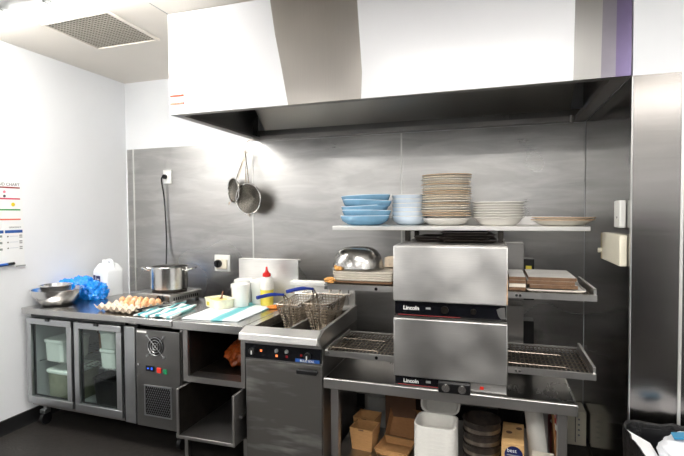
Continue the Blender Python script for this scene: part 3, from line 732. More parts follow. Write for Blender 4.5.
# ------------------------------------------------------------------ conveyor ovens
def oven(label, z0, bottom):
    t = thing('conveyor_oven', label, 'oven', (3.08, -.75, z0), 0, 'stacked conveyor ovens')
    x0, x1, yf = 2.797, 3.362, -1.118
    h = .382 if not bottom else .374
    b = new(); box(b, x0, x1, yf, -.42, z0, z0+h-.004); obj('body', b, M['darksteel'], t, .004)
    zs = z0+(.052 if bottom else .078)
    b = new(); dz1 = z0+h-.008
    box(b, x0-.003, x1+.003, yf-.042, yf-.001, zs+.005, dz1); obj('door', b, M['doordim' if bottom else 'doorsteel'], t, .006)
    b = new(); box(b, x0+.002, x1-(.006 if not bottom else .19), yf-.020, yf-.001, z0+.012, zs); cs = obj('control_strip', b, M['blackgloss'], t)
    b = new(); box(b, x0, x1, yf-.024, yf-.001, z0+.000, z0+.011); obj('sill', b, M['polish'], t)
    b = new(); box(b, x0+.02, x0+.34, yf-.0255, yf-.0242, z0+.008, z0+.0105); obj('red_line', b, M['darkred'], t)
    text('lettering', 'Lincoln', .029 if not bottom else .028, M['white'], cs, (x0+.046, yf-.0205, z0+(.036 if not bottom else .020)), extrude=.0012, bold=.0007)
    b = new(); box(b, x0+.165, x0+.19, yf-.022, yf-.020, z0+(.042 if not bottom else .026), z0+(.052 if not bottom else .038)); obj('small_lamp', b, M['lamphouse'], cs)
    if bottom:
        b = new(); box(b, x1-.19, x1-.002, yf-.018, yf-.001, z0+.012, zs); obj('plain_strip', b, M['doorsteel'], t)
        b = new(); box(b, x0+.232, x0+.392, yf-.062, yf-.020, z0-.003, z0+.056); kb = obj('knob_guard', b, M['black'], t, .008)
        for kx in (.272, .352):
            b = new(); disc_y(b, (x0+kx, yf-.078, z0+.030), .020, .016, 18); box(b, x0+kx-.003, x0+kx+.003, yf-.084, yf-.076, z0+.012, z0+.048); obj('knob', b, M['polish'], kb)
        b = new(); box(b, x0+.437, x0+.455, yf-.022, yf-.018, z0+.022, z0+.036); obj('red_lamp', b, M['redlamp'], t)
    else:
        for kx, r in ((.262, .020), (.405, .014)):
            b = new(); disc_y(b, (x0+kx, yf-.030, z0+.044), r, .010, 16); obj('knob', b, M['greaseshade'], cs)
        b = new(); prism(b, [(x1-.050, yf-.0205, z0+.060), (x1-.042, yf-.0205, z0+.030), (x1-.030, yf-.0205, z0+.014), (x1-.008, yf-.0205, z0+.014), (x1-.010, yf-.0205, z0+.072), (x1-.030, yf-.0205, z0+.070)], (0, .001, 0)); obj('bare_patch', b, M['edge'], cs)
        b = new(); prism(b, [(x1-.004, yf-.0435, zs+.012), (x1+.002, yf-.0435, zs+.012), (x1+.002, yf-.0435, zs+.15), (x1-.002, yf-.0435, zs+.11)], (0, .0015, 0)); obj('rust_streak', b, M['rimbrown'], t)
    # conveyor trays left and right
    zt = z0+.155
    for (a, c, s) in ((2.404, x0-.004, -1), (x1+.004, 3.757, 1)):
        yb = -.70
        b = new()
        box(b, a, c, -1.152, -1.138, zt-.030, zt); box(b, a, c, yb, yb+.012, zt-.030, zt)
        e = a if s < 0 else c
        box(b, min(e, e-s*.012), max(e, e-s*.012), -1.138, yb, zt-.030, zt+(.012 if s < 0 else .028))
        f = obj('conveyor_frame', b, M['edge'], t)
        b = new(); box(b, a+.002, c-.002, -1.138, yb, zt-.031, zt-.029); obj('crumb_pan', b, M['greaseshade'], f)
        b = new(); n = 19; xa, xb = (a+.016, c-.004) if s < 0 else (a+.004, c-.016)
        for i in range(n):
            x = xa+(xb-xa)*i/(n-1); rod(b, (x, -1.134, zt-.012), (x, yb-.004, zt-.012), .0032, 5)
        for j in range(9):
            y = -1.125+j*.0515
            for i in range(n-1):
                x = xa+(xb-xa)*i/(n-1); x2 = xa+(xb-xa)*(i+1)/(n-1)
                tube(b, [(x, y, zt-.009), ((x+x2)/2, y+.012, zt-.009), (x2, y, zt-.009)], .0022, 4)
        obj('conveyor_belt', b, M['beltwire'], f)
        for j in (.15, .62):
            b = new(); rod(b, (xa, -1.138+.44*j, zt-.002), (xa+(xb-xa)*.72, -1.138+.44*j, zt-.004), .0026, 6); obj('guide_wire', b, M['wire'], f)
        b = new()
        for q in ((.10, .14) if s > 0 else (.80, .80)):
            x = a+(c-a)*(q if s > 0 else .76); disc_y(b, (x, -1.155, zt-.016), .007 if s > 0 else .009, .004, 10)
        obj('bolt', b, M['polish'] if s > 0 else M['black'], f)
    b = new(); box(b, x1+.002, x1+.105, -.62, -.46, z0+.02, z0+.36); obj('motor_housing', b, M['darksteel'], t, .003)
    b = new(); box(b, x1+.105, x1+.165, -.59, -.47, z0+.02, z0+.265); mb = obj('chain_cover', b, M['black'], t, .003)
    if not bottom:
        b = new(); box(b, x1+.118, x1+.150, -.592, -.590, z0+.17, z0+.225); obj('yellow_warning_label', b, M['oil'], mb)
    return t
oven('lower stacked conveyor oven resting on the steel stand', .6275, True)
oven('upper stacked conveyor oven under the plate shelf', 1.000, False)

# ------------------------------------------------------------------ plate shelf over the ovens
PZ = 1.468
sh = thing('plate_shelf', 'narrow steel shelf of plates above the ovens', 'shelf', (3.06, -.62, 1.38))
b = new(); box(b, 2.348, 3.780, -.85, -.44, PZ-.026, PZ); obj('board', b, M['shelfsteel'], sh, .003)
b = new(); box(b, 2.348, 3.745, -.440, -.428, PZ-.026, PZ+.050); obj('upstand', b, M['lip'], sh)
for x in (2.812, 3.335):
    for y in (-.82, -.47):
        b = new(); box(b, x-.014, x+.014, y-.014, y+.014, 1.379, PZ-.026); obj('post', b, M['greaseshade'], sh)

# plates and bowls: profile from foot to rim and back inside
def dish(name, label, cat, prof, mats, mi, loc, group, tilt=(0, 0), seg=40):
    b = new(); lathe(b, prof, seg=seg, mats=mi); o = lone(name, b, mats, label, cat, loc, 0, group)
    o.rotation_euler = (tilt[0], tilt[1], random.uniform(0, 6)); return o
def bowlprof(r, h): return [(0, 0), (.55*r, 0), (.72*r, .10*h), (.93*r, .45*h), (.99*r, .82*h), (r, h-.004), (r, h), (r-.006, h), (.90*r, .5*h), (.68*r, .16*h), (0, .10*h)]
BM = [0, 0, 0, 0, 0, 1, 1, 0, 0, 0]
def ordinal(k, n):
    if k == 0: return 'lowest'
    if k == n-1: return 'topmost'
    return ['', 'second lowest', 'third lowest', 'fourth lowest', 'fifth lowest', 'sixth lowest', 'seventh lowest', 'eighth lowest', 'ninth lowest', 'tenth lowest', 'eleventh lowest', 'twelfth lowest', 'thirteenth lowest', 'fourteenth lowest', 'fifteenth lowest', 'sixteenth lowest', 'seventeenth lowest'][k]
n = 5; z = PZ
for k in range(n):
    dish('blue_bowl', '%s mid blue bowl in the leftmost stack on the shelf' % ordinal(k, n), 'bowl', bowlprof(.158-(.004 if k == 2 else 0), .062), [M['bowlblue'], M['rimblue']], BM, (2.512+(-.012, .004, -.006, .008, .0)[k]*.6, -.655, z+.001), 'mid blue bowls on the shelf', tilt=((0, .0), (.0, .02), (0, .06), (.0, .03), (.0, .035))[k])
    z += (.034, .033, .031, .031, 0)[k]
n = 6; z = PZ
for k in range(n):
    dish('pale_bowl', '%s pale blue bowl in the second stack on the shelf' % ordinal(k, n), 'bowl', bowlprof(.112, .058), [M['bowlpale'], M['platewhite']], BM, (2.786, -.60, z+.001), 'pale blue bowls on the shelf', tilt=(0, -.02*(k > 2)))
    z += .027
def plateprof(r, h): return [(0, 0), (.56*r, 0), (.60*r, .006), (.88*r, h*.65), (r, h-.004), (r+.001, h), (r-.004, h+.001), (.86*r, h*.78), (.60*r, .010), (0, .008)]
PMt = [0, 0, 0, 0, 1, 1, 0, 0, 0]
z = PZ; dish('white_platter', 'deep white plate at the foot of the tall brown rimmed stack', 'plate', [(0, 0), (.085, 0), (.115, .012), (.140, .036), (.145, .044), (.139, .044), (.11, .018), (0, .010)], [M['platewhite']], [0]*7, (3.020, -.655, z+.001), 'plates in the tall stack'); z += .040
n = 18
for k in range(n):
    r = .146+random.uniform(-.003, .003)
    rim = M['rimbrown'] if k in (0, 1, 5, 9, 10, 13, 17) else (M['rimtan'] if k % 3 else M['platewhite'])
    dish('rustic_plate', '%s brown rimmed plate in the tall stack' % ordinal(k, n) if k < 18 else '', 'plate', plateprof(r, .022), [M['platecream'], rim], PMt, (3.020+random.uniform(-.004, .004), -.655, z+.001), 'plates in the tall stack', tilt=(random.uniform(-.008, .008), random.uniform(-.012, .012)))
    z += .0143
z = PZ; n = 7
for k in range(n):
    dish('white_plate', '%s white plate in the stack right of the tall one' % ordinal(k, n), 'plate', [(0, 0), (.095, 0), (.112, .012), (.132, .038), (.147, .046), (.147, .050), (.139, .050), (.11, .020), (0, .010)], [M['platewhite'], M['rimblue']], [0]*8, (3.322, -.66, z+.001), 'white plates on the shelf')
    z += .0145
z = PZ
for k, lab in enumerate(('lower of two flat cream plates at the shelf end', 'upper of two flat cream plates at the shelf end')):
    dish('cream_plate', lab, 'plate', [(0, 0), (.10, 0), (.12, .006), (.150, .026), (.165, .030), (.165, .034), (.158, .034), (.12, .012), (0, .008)], [M['platecream'], M['rimbrown']], [0, 0, 0, 0, 1, 1, 0, 0], (3.665+.004*k, -.68, z+.001), 'cream plates at the shelf end', tilt=(0, .006*k))
    z += .013

# black pans on top of the upper oven
def pan(label, loc, w, d, rz, tilt=0):
    b = new(); superlathe(b, [(0, 0), (.92, 0), (1, .012), (1.03, .012), (1.03, .014), (.98, .014), (.9, .003), (0, .003)], sx=w/2, sy=d/2, n=8)
    o = lone('black_pan', b, M['burnt'], label, 'pan', loc, rz, 'black pans under the plate shelf'); o.rotation_euler = (0, tilt, rz); return o
z0 = 1.3795
for k, (dx, rz, tl) in enumerate(((0, .1, 0), (.01, -.05, .0))):
    pan(('lower', 'upper')[k]+' burnt pan lying on the oven left of the pan pile', (2.935+dx, -.72, z0+.0145*k), .17, .34, rz, tl)
names = ('lowest', 'second lowest', 'third', 'topmost')
for k in range(4):
    pan('%s burnt black pan in the pile under the tall plate stack' % names[k], (3.155+(.01, -.012, .006, -.01)[k], -.76, z0+.0146*k), .29-.01*k, .40, (.03, -.06, .08, -.03)[k], 0)

# ------------------------------------------------------------------ upper left tray load
ZT = 1.156   # top of the upper conveyor trays
def flat_tray(name, label, loc, w, d, h, mats, rz=0, group=None):
    b = new(); superlathe(b, [(0, 0), (.95, 0), (.965, h*.45), (1, h*.55), (1, h), (.985, h), (.95, h*.35), (0, h*.35)], sx=w/2, sy=d/2, n=14, seg=56, mats=[0, 0, 0, 0, 1, 1, 1]); return lone(name, b, mats, label, 'tray', loc, rz, group)
b = new(); box(b, -.165, .165, -.17, .17, 0, .012); lone('wooden_board', b, M['board'], 'brown board under the pale trays on the upper left conveyor', 'board', (2.610, -.930, ZT+.0005), 0, None, .002)
for k in range(4):
    lab = ('lowest', 'second lowest', 'third lowest', 'topmost')[k]+' pale square tray under the upturned steel bowl'
    flat_tray('pale_tray', lab, (2.607+(-.004, .003, -.002, 0)[k], -.935, ZT+.014+.0128*k), .355, .34, .0125, [M['trayrim'], M['trayrim']], 0, 'pale trays under the steel bowl')
ZD = ZT+.014+.0128*4
b = new(); superlathe(b, [(1.02, 0), (1.04, .003), (1.0, .008), (.965, .035), (.88, .075), (.74, .103), (.54, .120), (.3, .126), (0, .127)], sx=.150, sy=.145, n=2.2, seg=48)
bmesh.ops.solidify(b, geom=b.faces[:], thickness=.0015)
lone('steel_bowl', b, M['potsteel'], 'shiny upturned steel bowl on the pale trays left of the ovens', 'bowl', (2.535, -.93, ZD+.002))
b = new()
for k in range(7): tube(b, [(-.055, -.05+.001, .006+.008*k), (.055, -.05, .006+.008*k), (.055, .05, .006+.008*k), (-.055, .05, .006+.008*k), (-.055, -.05, .006+.008*k)], .0042, 6)
for x in (-.05, -.025, 0, .025, .05): rod(b, (x, -.048, .002), (x, -.048, .06), .003, 5)
box(b, -.053, .053, -.048, .048, .001, .006)
lone('wicker_basket', b, M['rimtan'], 'small tan woven basket between the steel bowl and upper oven', 'basket', (2.735, -.80, ZD+.001))
for k, (x, y, z, s) in enumerate(((2.418, -1.085, 0, .028), (2.440, -1.075, 1, .020), (2.425, -1.03, 1, .024))):
    b = new(); blob(b, (0, 0, s*.55), (s*1.1, s, s*.6), k+20, .45, 2.5, 3, flat=0)
    zz = (ZT+.0005, ZD+.001, ZD+.001)[k] if k else ZT+.0005
    lab = ('golden crust crumb lying on the conveyor at the tray corner', 'small crumb on the corner of the pale trays', 'crumb beside the upturned bowl on the pale trays')[k]
    lone('bread_crumb', b, M['crumb'], lab, 'crumb', (2.424 if k == 0 else x+.022, y if k else -1.12, zz), 0, 'crumbs on the upper left tray')

# ------------------------------------------------------------------ upper right tray load
flat_tray('baking_sheet', 'wide pale baking sheet under the boards right of the oven', (3.585, -.930, ZT+.0005), .27, .40, .012, [M['trayrim'], M['boardtop']])
for k in range(3):
    b = new(); box(b, -.108, .108, -.165, .165, 0, .0175, 0); box(b, -.107, .107, -.164, .164, .0175, .0182, 1)
    lone('serving_board', b, [M['board'], M['boardtop']], ('lowest', 'middle', 'topmost')[k]+' board in the right hand stack beside the upper oven', 'board', (3.570+(.004, -.004, 0)[k], -.935, ZT+.014+.0185*k), (.01, -.02, .0)[k], 'boards in the right hand stack')
for k in range(4):
    b = new(); box(b, -.039, .039, -.16, .16, 0, .016, 0); box(b, -.038, .038, -.159, .159, .016, .0166, 1)
    lone('serving_board', b, [M['board'] if k != 1 else M['trayrim'], M['boardtop']], ('lowest', 'second lowest', 'third', 'topmost')[k]+' narrow board in the stack against the upper oven', 'board', (3.410, -.95, ZT+.0005+.0172*k), 0, 'narrow boards against the oven')

# ------------------------------------------------------------------ under the oven stand
ZL = .1405
def kraft_box(label, loc, w, d, h, rz, lid=False):
    t = thing('kraft_box', label, 'box', loc, rz, 'kraft boxes under the stand')
    b = new(); k = .84; th = .004
    lo = [(-w/2*k, -d/2*k, 0), (w/2*k, -d/2*k, 0), (w/2*k, d/2*k, 0), (-w/2*k, d/2*k, 0)]; hi = [(-w/2, -d/2, h), (w/2, -d/2, h), (w/2, d/2, h), (-w/2, d/2, h)]
    vo = [b.verts.new(p) for p in lo]; vh = [b.verts.new(p) for p in hi]
    b.faces.new(vo[::-1])
    for i in range(4): b.faces.new((vo[i], vo[(i+1) % 4], vh[(i+1) % 4], vh[i]))
    bmesh.ops.recalc_face_normals(b, faces=b.faces[:])
    r = bmesh.ops.solidify(b, geom=b.faces[:], thickness=th)
    obj('tray', b, M['kraft'], t, local=True)
    b = new(); box(b, -.016, .016, -d/2-.0008+.001, -d/2+.0045, h-.010, h-.0005); obj('tuck_slot', b, M['kraftdark'], t, local=True)
    return t
kraft_box('open kraft carton standing at the front left under the oven stand', (2.562, -.895, ZL), .145, .130, .130, -.10)
kraft_box('open kraft carton behind the front left one', (2.540, -.748, ZL), .145, .130, .130, -.10)
def clam(label, loc, w, d, h, rz, mats, lid_ang, group=None, name='kraft_clamshell'):
    t = thing(name, label, 'box', loc, rz, group)
    def pan_(bm, M4):
        n0 = len(bm.verts); bm.verts.ensure_lookup_table()
        k = .86; lo = [(-w/2*k, -d/2*k), (w/2*k, -d/2*k), (w/2*k, d/2*k), (-w/2*k, d/2*k)]; hi = [(-w/2, -d/2), (w/2, -d/2), (w/2, d/2), (-w/2, d/2)]
        vo = [bm.verts.new(M4 @ Vector((x, y, 0))) for x, y in lo]; vh = [bm.verts.new(M4 @ Vector((x, y, h))) for x, y in hi]
        bm.faces.new(vo[::-1])
        for i in range(4): bm.faces.new((vo[i], vo[(i+1) % 4], vh[(i+1) % 4], vh[i]))
        bmesh.ops.recalc_face_normals(bm, faces=bm.faces[:]); bmesh.ops.solidify(bm, geom=bm.faces[:], thickness=.003)
    b = new(); pan_(b, Matrix()); obj('tray', b, mats[0], t, .004, local=True)
    hinge = Matrix.Translation((0, d/2+.004, h)) @ Matrix.Rotation(lid_ang, 4, 'X') @ Matrix.Translation((0, d/2, -h))
    b = new(); pan_(b, hinge); obj('lid', b, mats[1], t, .004, local=True)
    return t
cl = clam('opened kraft clamshell box between kraft cartons and white stack', (2.750, -.900, ZL), .20, .18, .040, -.12, [M['kraft'], M['kraftin']], .85)
b = new(); box(b, -.085, .085, -.120, -.091, .036, .040); box(b, -.045, .045, -.135, -.120, .036, .040); obj('tuck_flap', b, M['kraft'], cl, local=True)
b = new(); box(b, -.10, .10, -.07, .07, 0, .27); lone('dark_carton', b, M['kraftdark'], 'dark brown carton behind the opened kraft clamshell', 'box', (2.745, -.62, ZL), -.08, None, .003)
b = new(); box(b, -.07, .07, -.05, .05, 0, .20); lone('pale_carton', b, M['lamphouse'], 'grey carton at the back left under the oven stand', 'box', (2.585, -.58, ZL), 0, None, .003)
def foam_clam(label, loc, w, d, h, with_lid):
    t = thing('foam_clamshell', label, 'box', loc, -.04, 'white takeaway clamshells')
    b = new()
    superlathe(b, [(0, 0), (.84, 0), (.90, .008), (.98, h-.024), (1.05, h-.022), (1.06, h), (.97, h), (.86, .014), (.80, .006), (0, .006)], sx=w/2, sy=d/2, n=5, seg=48); obj('tray', b, M['foam'], t, local=True)
    if with_lid:
        R = Matrix.Translation((0, d/2+.012, h)) @ Matrix.Rotation(.85, 4, 'X') @ Matrix.Translation((0, d/2, -h))
        b = new(); superlathe(b, [(0, 0), (.84, 0), (.90, .008), (1, h-.006), (1.06, h-.004), (1.06, h), (.97, h), (.86, .014), (.80, .006), (0, .006)], sx=w/2, sy=d/2, n=5, seg=48); b.transform(R); obj('lid', b, M['foam'], t, local=True)
    return t
nest = 9
for k in range(nest):
    foam_clam('%s white clamshell in the nested stack under the ovens' % ordinal(k, nest), (2.998, -.985, ZL+.0005+.0222*k), .215, .19, .075, k == nest-1)
# nested black pans
for k in range(4):
    z = ZL+.0005+.062*k
    t = thing('round_pan', '%s black round pan in the nested stack under the stand' % ordinal(k, 4), 'pan', (3.238, -.93, z), .4*k, 'black round pans')
    b = new(); lathe(b, [(0, 0), (.088, 0), (.092, .004), (.098, .084), (.102, .086), (.102, .089), (.0955, .089), (.088, .008), (0, .006)], seg=40); obj('body', b, M['burnt'], t, local=True)
    b = new(); lathe(b, [(.0950, .036), (.0985, .036), (.0995, .056), (.0955, .056), (.0950, .036)], seg=40); obj('band', b, M['panband'], t, local=True)
# kraft boxes with round stickers
def sticker_box(label, loc, w, d, h, rz, m, lean=0):
    t = thing('sticker_box', label, 'box', loc, rz, 'kraft boxes with round stickers')
    b = new(); box(b, -w/2, w/2, -d/2, d/2, 0, h); obj('carton', b, m, t, .003, local=True)
    b = new(); disc_y(b, (.005, -d/2-.001, h*.74), w*.40, .0012, 32); s = obj('sticker', b, M['navy'], t, local=True)
    text('sticker_lettering', 'best', .028, M['paper'], s, (-.028, -d/2-.0013, h*.74+.012), local=True, extrude=.0003)
    for j in range(2):
        b = new(); box(b, -.028, .034-.012*j, -d/2-.0015, -d/2-.001, h*.74-.006-.02*j, h*.74-.02*j); obj('small_print', b, M['lamphouse'], s, local=True)
    return t
sb = sticker_box('kraft box with round navy sticker beside the black pans', (3.400, -.93, ZL), .110, .26, .215, -.05, M['kraftpale'])
for x, y in ((-.02, .0), (.03, .06)):
    b = new(); lathe(b, [(0, .2155), (.016, .2155), (.016, .2162), (0, .2162)], (x, y, 0), 16); obj('finger_hole', b, M['kraftdark'], sb, local=True)
sticker_box('kraft box with round navy sticker under the paper roll', (3.540, -1.045, ZL), .105, .10, .165, -.04, M['trayrim'])
pr_ = thing('paper_roll', 'white paper tube leaning back behind the sticker boxes', 'roll', (3.50, -.90, ZL))
b = new(); tube(b, [(3.532, -.955, .195), (3.505, -.70, .525)], .048, 20); obj('roll', b, M['foam'], pr_)
b = new(); prism(b, [(3.612, -.96, ZL+.001), (3.612, -.74, ZL+.001), (3.612, -.66, .50), (3.612, -.70, .50)], (.010, 0, 0)); lone('cardboard_strip', b, M['kraftin'], 'narrow cardboard sheet leaning right of the paper tube', 'cardboard', (0, 0, 0))
b = new(); box(b, -.07, .07, -.06, .06, 0, .30); cr = lone('dark_crate', b, M['black'], 'black crate behind the round sticker boxes', 'crate', (3.395, -.60, ZL), 0, None, .004)
rb = thing('red_packet', 'red packet with white strip behind the right leg of the stand', 'packet', (3.625, -.66, ZL))
b = new(); box(b, 3.608, 3.655, -.72, -.58, ZL, .375); obj('pouch', b, M['darkred'], rb, .006)
b = new(); prism(b, [(3.604, -.7225, .36), (3.640, -.7225, .30), (3.650, -.7225, .315), (3.616, -.7225, .375)], (0, .002, 0)); obj('strip', b, M['paper'], rb)
cb = thing('service_box', 'cream metal box on the floor in the right back corner', 'box', (3.80, -.12, 0))
b = new(); box(b, 3.765, 3.880, -.20, -.02, .0, .225); obj('casing', b, M['cream'], cb, .004)
b = new(); box(b, 3.812, 3.816, -.2008, -.2, .02, .205); obj('seam', b, M['black'], cb)
b = new()
for k in range(4): disc_y(b, (3.835, -.203, .07+.035*k), .006, .003, 10)
obj('screw', b, M['lamphouse'], cb)

# ------------------------------------------------------------------ things on the left worktop
ZB = .8805
def rollbowl(label, loc, r, h, m, foot):
    b = new(); lathe(b, [(0, 0), (foot, 0), (foot+.02, .006), (.80*r, .34*h), (.95*r, .72*h), (r-.004, h-.003), (r+.008, h-.002), (r+.008, h+.001), (r-.006, h), (.93*r, .70*h), (.78*r, .34*h), (foot, .008), (0, .006)], seg=48); return lone('mixing_bowl', b, m, label, 'bowl', loc, 0, 'steel bowls by the left wall')
rollbowl('wide steel mixing bowl on the worktop against the left wall', (.190, -.925, ZB), .172, .118, M['potsteel'], .085)
b = new(); lathe(b, [(0, 0), (.085, 0), (.092, .004), (.104, .074), (.112, .075), (.112, .080), (.101, .080), (.089, .008), (0, .006)], seg=48)
lone('shallow_pan', b, M['potsteel'], 'smaller steel pan sitting inside the wide mixing bowl', 'pan', (.178, -.925, ZB+.068), 0, 'steel bowls by the left wall')
b = new(); blob(b, (0, 0, .070), (.120, .085, .088), 2, .28, 2.6, 5, flat=.0, crease=.22); blob(b, (.150, -.01, .06), (.075, .075, .07), 9, .35, 3, 4, flat=.0, crease=.2)
blob(b, (-.060, -.085, .108), (.080, .05, .050), 17, .25, 3, 4, crease=.18)
lone('blue_bag', b, M['bluebag'], 'crumpled bright blue plastic bag behind the mixing bowl', 'bag', (.150, -.66, ZB))
jg = thing('plastic_jug', 'large milky plastic jug with navy label near the left corner', 'jug', (.225, -.47, ZB), -.25)
b = new(); superlathe(b, [(0, 0), (.94, 0), (1, .012), (1, .200), (.96, .212), (.68, .252), (.58, .262), (.45, .266), (0, .266)], sx=.098, sy=.085, n=7, seg=56); obj('body', b, M['jug'], jg, local=True)
b = new(); lathe(b, [(0, .29), (.024, .29), (.024, .318), (0, .318)], (-.04, 0, -.030), 20); obj('cap', b, M['white'], jg, local=True)
b = new(); tube(b, smooth([(-.010, 0, .262), (.005, 0, .285), (.040, 0, .285), (.066, 0, .256), (.080, 0, .205)]), .013, 10); obj('handle', b, M['jug'], jg, local=True)
b = new(); box(b, -.075, -.045, -.0875, -.0845, .095, .168); box(b, -.036, .022, -.0875, -.0845, .080, .165); lb = obj('label', b, M['navy'], jg, .004, local=True)
b = new(); box(b, -.024, .010, -.0885, -.0875, .133, .140); box(b, -.018, .006, -.0885, -.0875, .105, .112); obj('label_print', b, M['paper'], lb, local=True)

# eggs
ez, erz, ec = ZB, -.17, (.862, -.932)
ET = thing('egg_tray', 'grey pulp egg tray on the worktop in front of the cooker', 'tray', (ec[0], ec[1], ez), erz)
cw, cd, nx, ny = .0600, .0585, 6, 5
b = new(); N = 8
def ezf(u, v):
    return .026+.018*(-math.cos(2*PI*u))*.5+.018*(-math.cos(2*PI*v))*.5+.006*math.cos(2*PI*u)*math.cos(2*PI*v)
W, D = nx*cw, ny*cd
def ef(u, v):
    x, y = u*nx, v*ny
    e = min(u, 1-u, v, 1-v)*nx
    z = .027+.022*(math.cos(2*PI*x)+math.cos(2*PI*y))*.5
    return Vector((-W/2+u*W, -D/2+v*D, max(.006, z)))
sheet(b, ef, nx*N, ny*N, .003); obj('pulp_tray', b, M['pulp'], ET, local=True)
c, s = math.cos(erz), math.sin(erz)
cnt = 0
rowname = ['back row', 'second row', 'third row']
colname = ['leftmost egg', 'second egg from the left', 'third egg from the left', 'third egg from the right', 'second egg from the right', 'rightmost egg']
eggmesh = {}
for j in range(3):
    for i in range(6):
        if j == 2 and i < 2: continue
        lx, ly = -W/2+(i+.5)*cw, D/2-(j+.5)*cd
        key = 'pale' if (i*3+j*2) % 4 == 0 else 'brown'
        lab = '%s %s in the %s of the egg tray' % ('pale' if key == 'pale' else 'brown', colname[i], rowname[j])
        loc = (ec[0]+c*lx-s*ly, ec[1]+s*lx+c*ly, ez+.012)
        if key not in eggmesh:
            b = new(); lathe(b, [(0, 0)]+[((.0225*math.sin(PI*k/12))*(1-.10*math.cos(PI*k/12)*-1*-1), .029-.029*math.cos(PI*k/12)) for k in range(1, 12)]+[(0, .058)], seg=20)
            eggmesh[key] = lone('egg', b, M['eggpale' if key == 'pale' else 'egg'], lab, 'egg', loc, 0, 'eggs in the tray')
        else: dup(eggmesh[key], loc, 0, lab)
# induction cooker and pot
ck = thing('tabletop_cooker', 'steel tabletop cooker carrying the stock pot', 'cooker', (.865, -.545, ZB), -.13)
b = new(); box(b, -.205, .205, -.165, .165, .016, .072); obj('body', b, M['edge'], ck, .004, local=True)
b = new(); box(b, -.20, .20, -.16, .16, .0725, .078); obj('hob_plate', b, M['bench'], ck, .002, local=True)
b = new(); disc_y(b, (.12, -.190, .044), .027, .024, 20); kk = obj('knob', b, M['black'], ck, .003, local=True)
b = new(); box(b, .117, .123, -.194, -.189, .026, .062); obj('pointer', b, M['polish'], kk, local=True)
b = new(); box(b, .185, .203, -.1665, -.165, .020, .060); obj('edge_plate', b, M['polish'], ck, local=True)
b = new()
for k in range(12): box(b, .2052, .206, -.13+.022*k, -.118+.022*k, .028, .050)
obj('side_vent', b, M['black'], ck, local=True)
for x in (-.18, .18):
    for y in (-.14, .14):
        b = new(); rod(b, (x, y, 0), (x, y, .017), .014, 10); obj('foot', b, M['black'], ck, local=True)
pt = thing('stock_pot', 'steel stock pot with two loop handles on the tabletop cooker', 'pot', (.905, -.555, ZB+.0785), 0)
R_, H_ = .136, .186
b = new(); lathe(b, [(0, .012), (R_-.012, .012), (R_, .02), (R_, H_-.004), (R_+.006, H_), (R_+.004, H_+.003), (R_-.006, H_+.001), (R_-.006, .026), (0, .024)], seg=48); obj('body', b, M['potsteel'], pt, local=True)
b = new(); lathe(b, [(0, 0), (R_-.010, 0), (R_-.006, .004), (R_-.006, .011), (0, .011)], seg=40); obj('base_plate', b, M['burnt'], pt, local=True)
for sgn in (-1, 1):
    b = new(); a0 = .18
    tube(b, smooth([(sgn*R_*.985, -.040, H_-.028), (sgn*(R_+.035), -.042, H_-.018), (sgn*(R_+.068), -.02, H_-.010), (sgn*(R_+.068), .02, H_-.010), (sgn*(R_+.035), .042, H_-.018), (sgn*R_*.985, .040, H_-.028)]), .0065, 8)
    b.transform(Matrix.Rotation(.30, 4, 'Z')); obj('handle', b, M['polish'], pt, local=True)

# towels
def cloth(name, label, quad, mat, amp, seed, thick=.006, nu=36, nv=30, z=ZB, fold=.0):
    q = [Vector((x, y, 0)) for x, y in quad]
    o = q[0]; ux = (q[1]-q[0]).normalized(); ang = math.atan2(ux.y, ux.x); Rm = Matrix.Rotation(-ang, 4, 'Z')
    ql = [Rm @ (p-o) for p in q]
    def fn(u, v):
        p = ql[0]*(1-u)*(1-v)+ql[1]*u*(1-v)+ql[2]*u*v+ql[3]*(1-u)*v
        w = noise.noise(Vector((p.x*14+seed, p.y*9, seed)))*amp+abs(noise.noise(Vector((p.x*26, p.y*12+seed, 3))))*amp*.8
        jag = .006*noise.noise(Vector((u*30, v*30, seed))) if (u < .01 or u > .99 or v < .01 or v > .99) else 0
        return Vector((p.x+jag, p.y+jag, thick+.0015+max(0, w)+fold*max(0, math.sin(u*PI*2.5))*.5))
    b = new(); sheet(b, fn, nu, nv, thick)
    return lone(name, b, mat, label, 'towel', (o.x, o.y, z), ang)
cloth('tea_towel', 'folded teal and white striped towel right of the eggs', [(1.06, -1.115), (1.345, -1.095), (1.275, -.735), (1.105, -.735)], M['towel_a'], .014, 4, .012)
cloth('tea_towel', 'large white towel with teal band spread on the work bench', [(1.415, -1.090), (1.800, -1.060), (1.80, -.475), (1.40, -.475)], M['towel_b'], .004, 9, .006)
tg = thing('serving_tongs', 'steel tongs lying across the striped towel', 'tongs', (1.16, -.93, ZB))
for k, (dx, dz) in enumerate(((-.010, 0), (.012, .006))):
    b = new(); tube(b, smooth([(1.085+dx*2, -1.085, ZB+.040), (1.13+dx, -.98, ZB+.046), (1.175+dx*.5, -.86, ZB+.048), (1.20, -.76, ZB+.044)]), [.006]*12+[.010]*7, 6); obj('arm', b, M['polish'] if k else M['black'], tg)

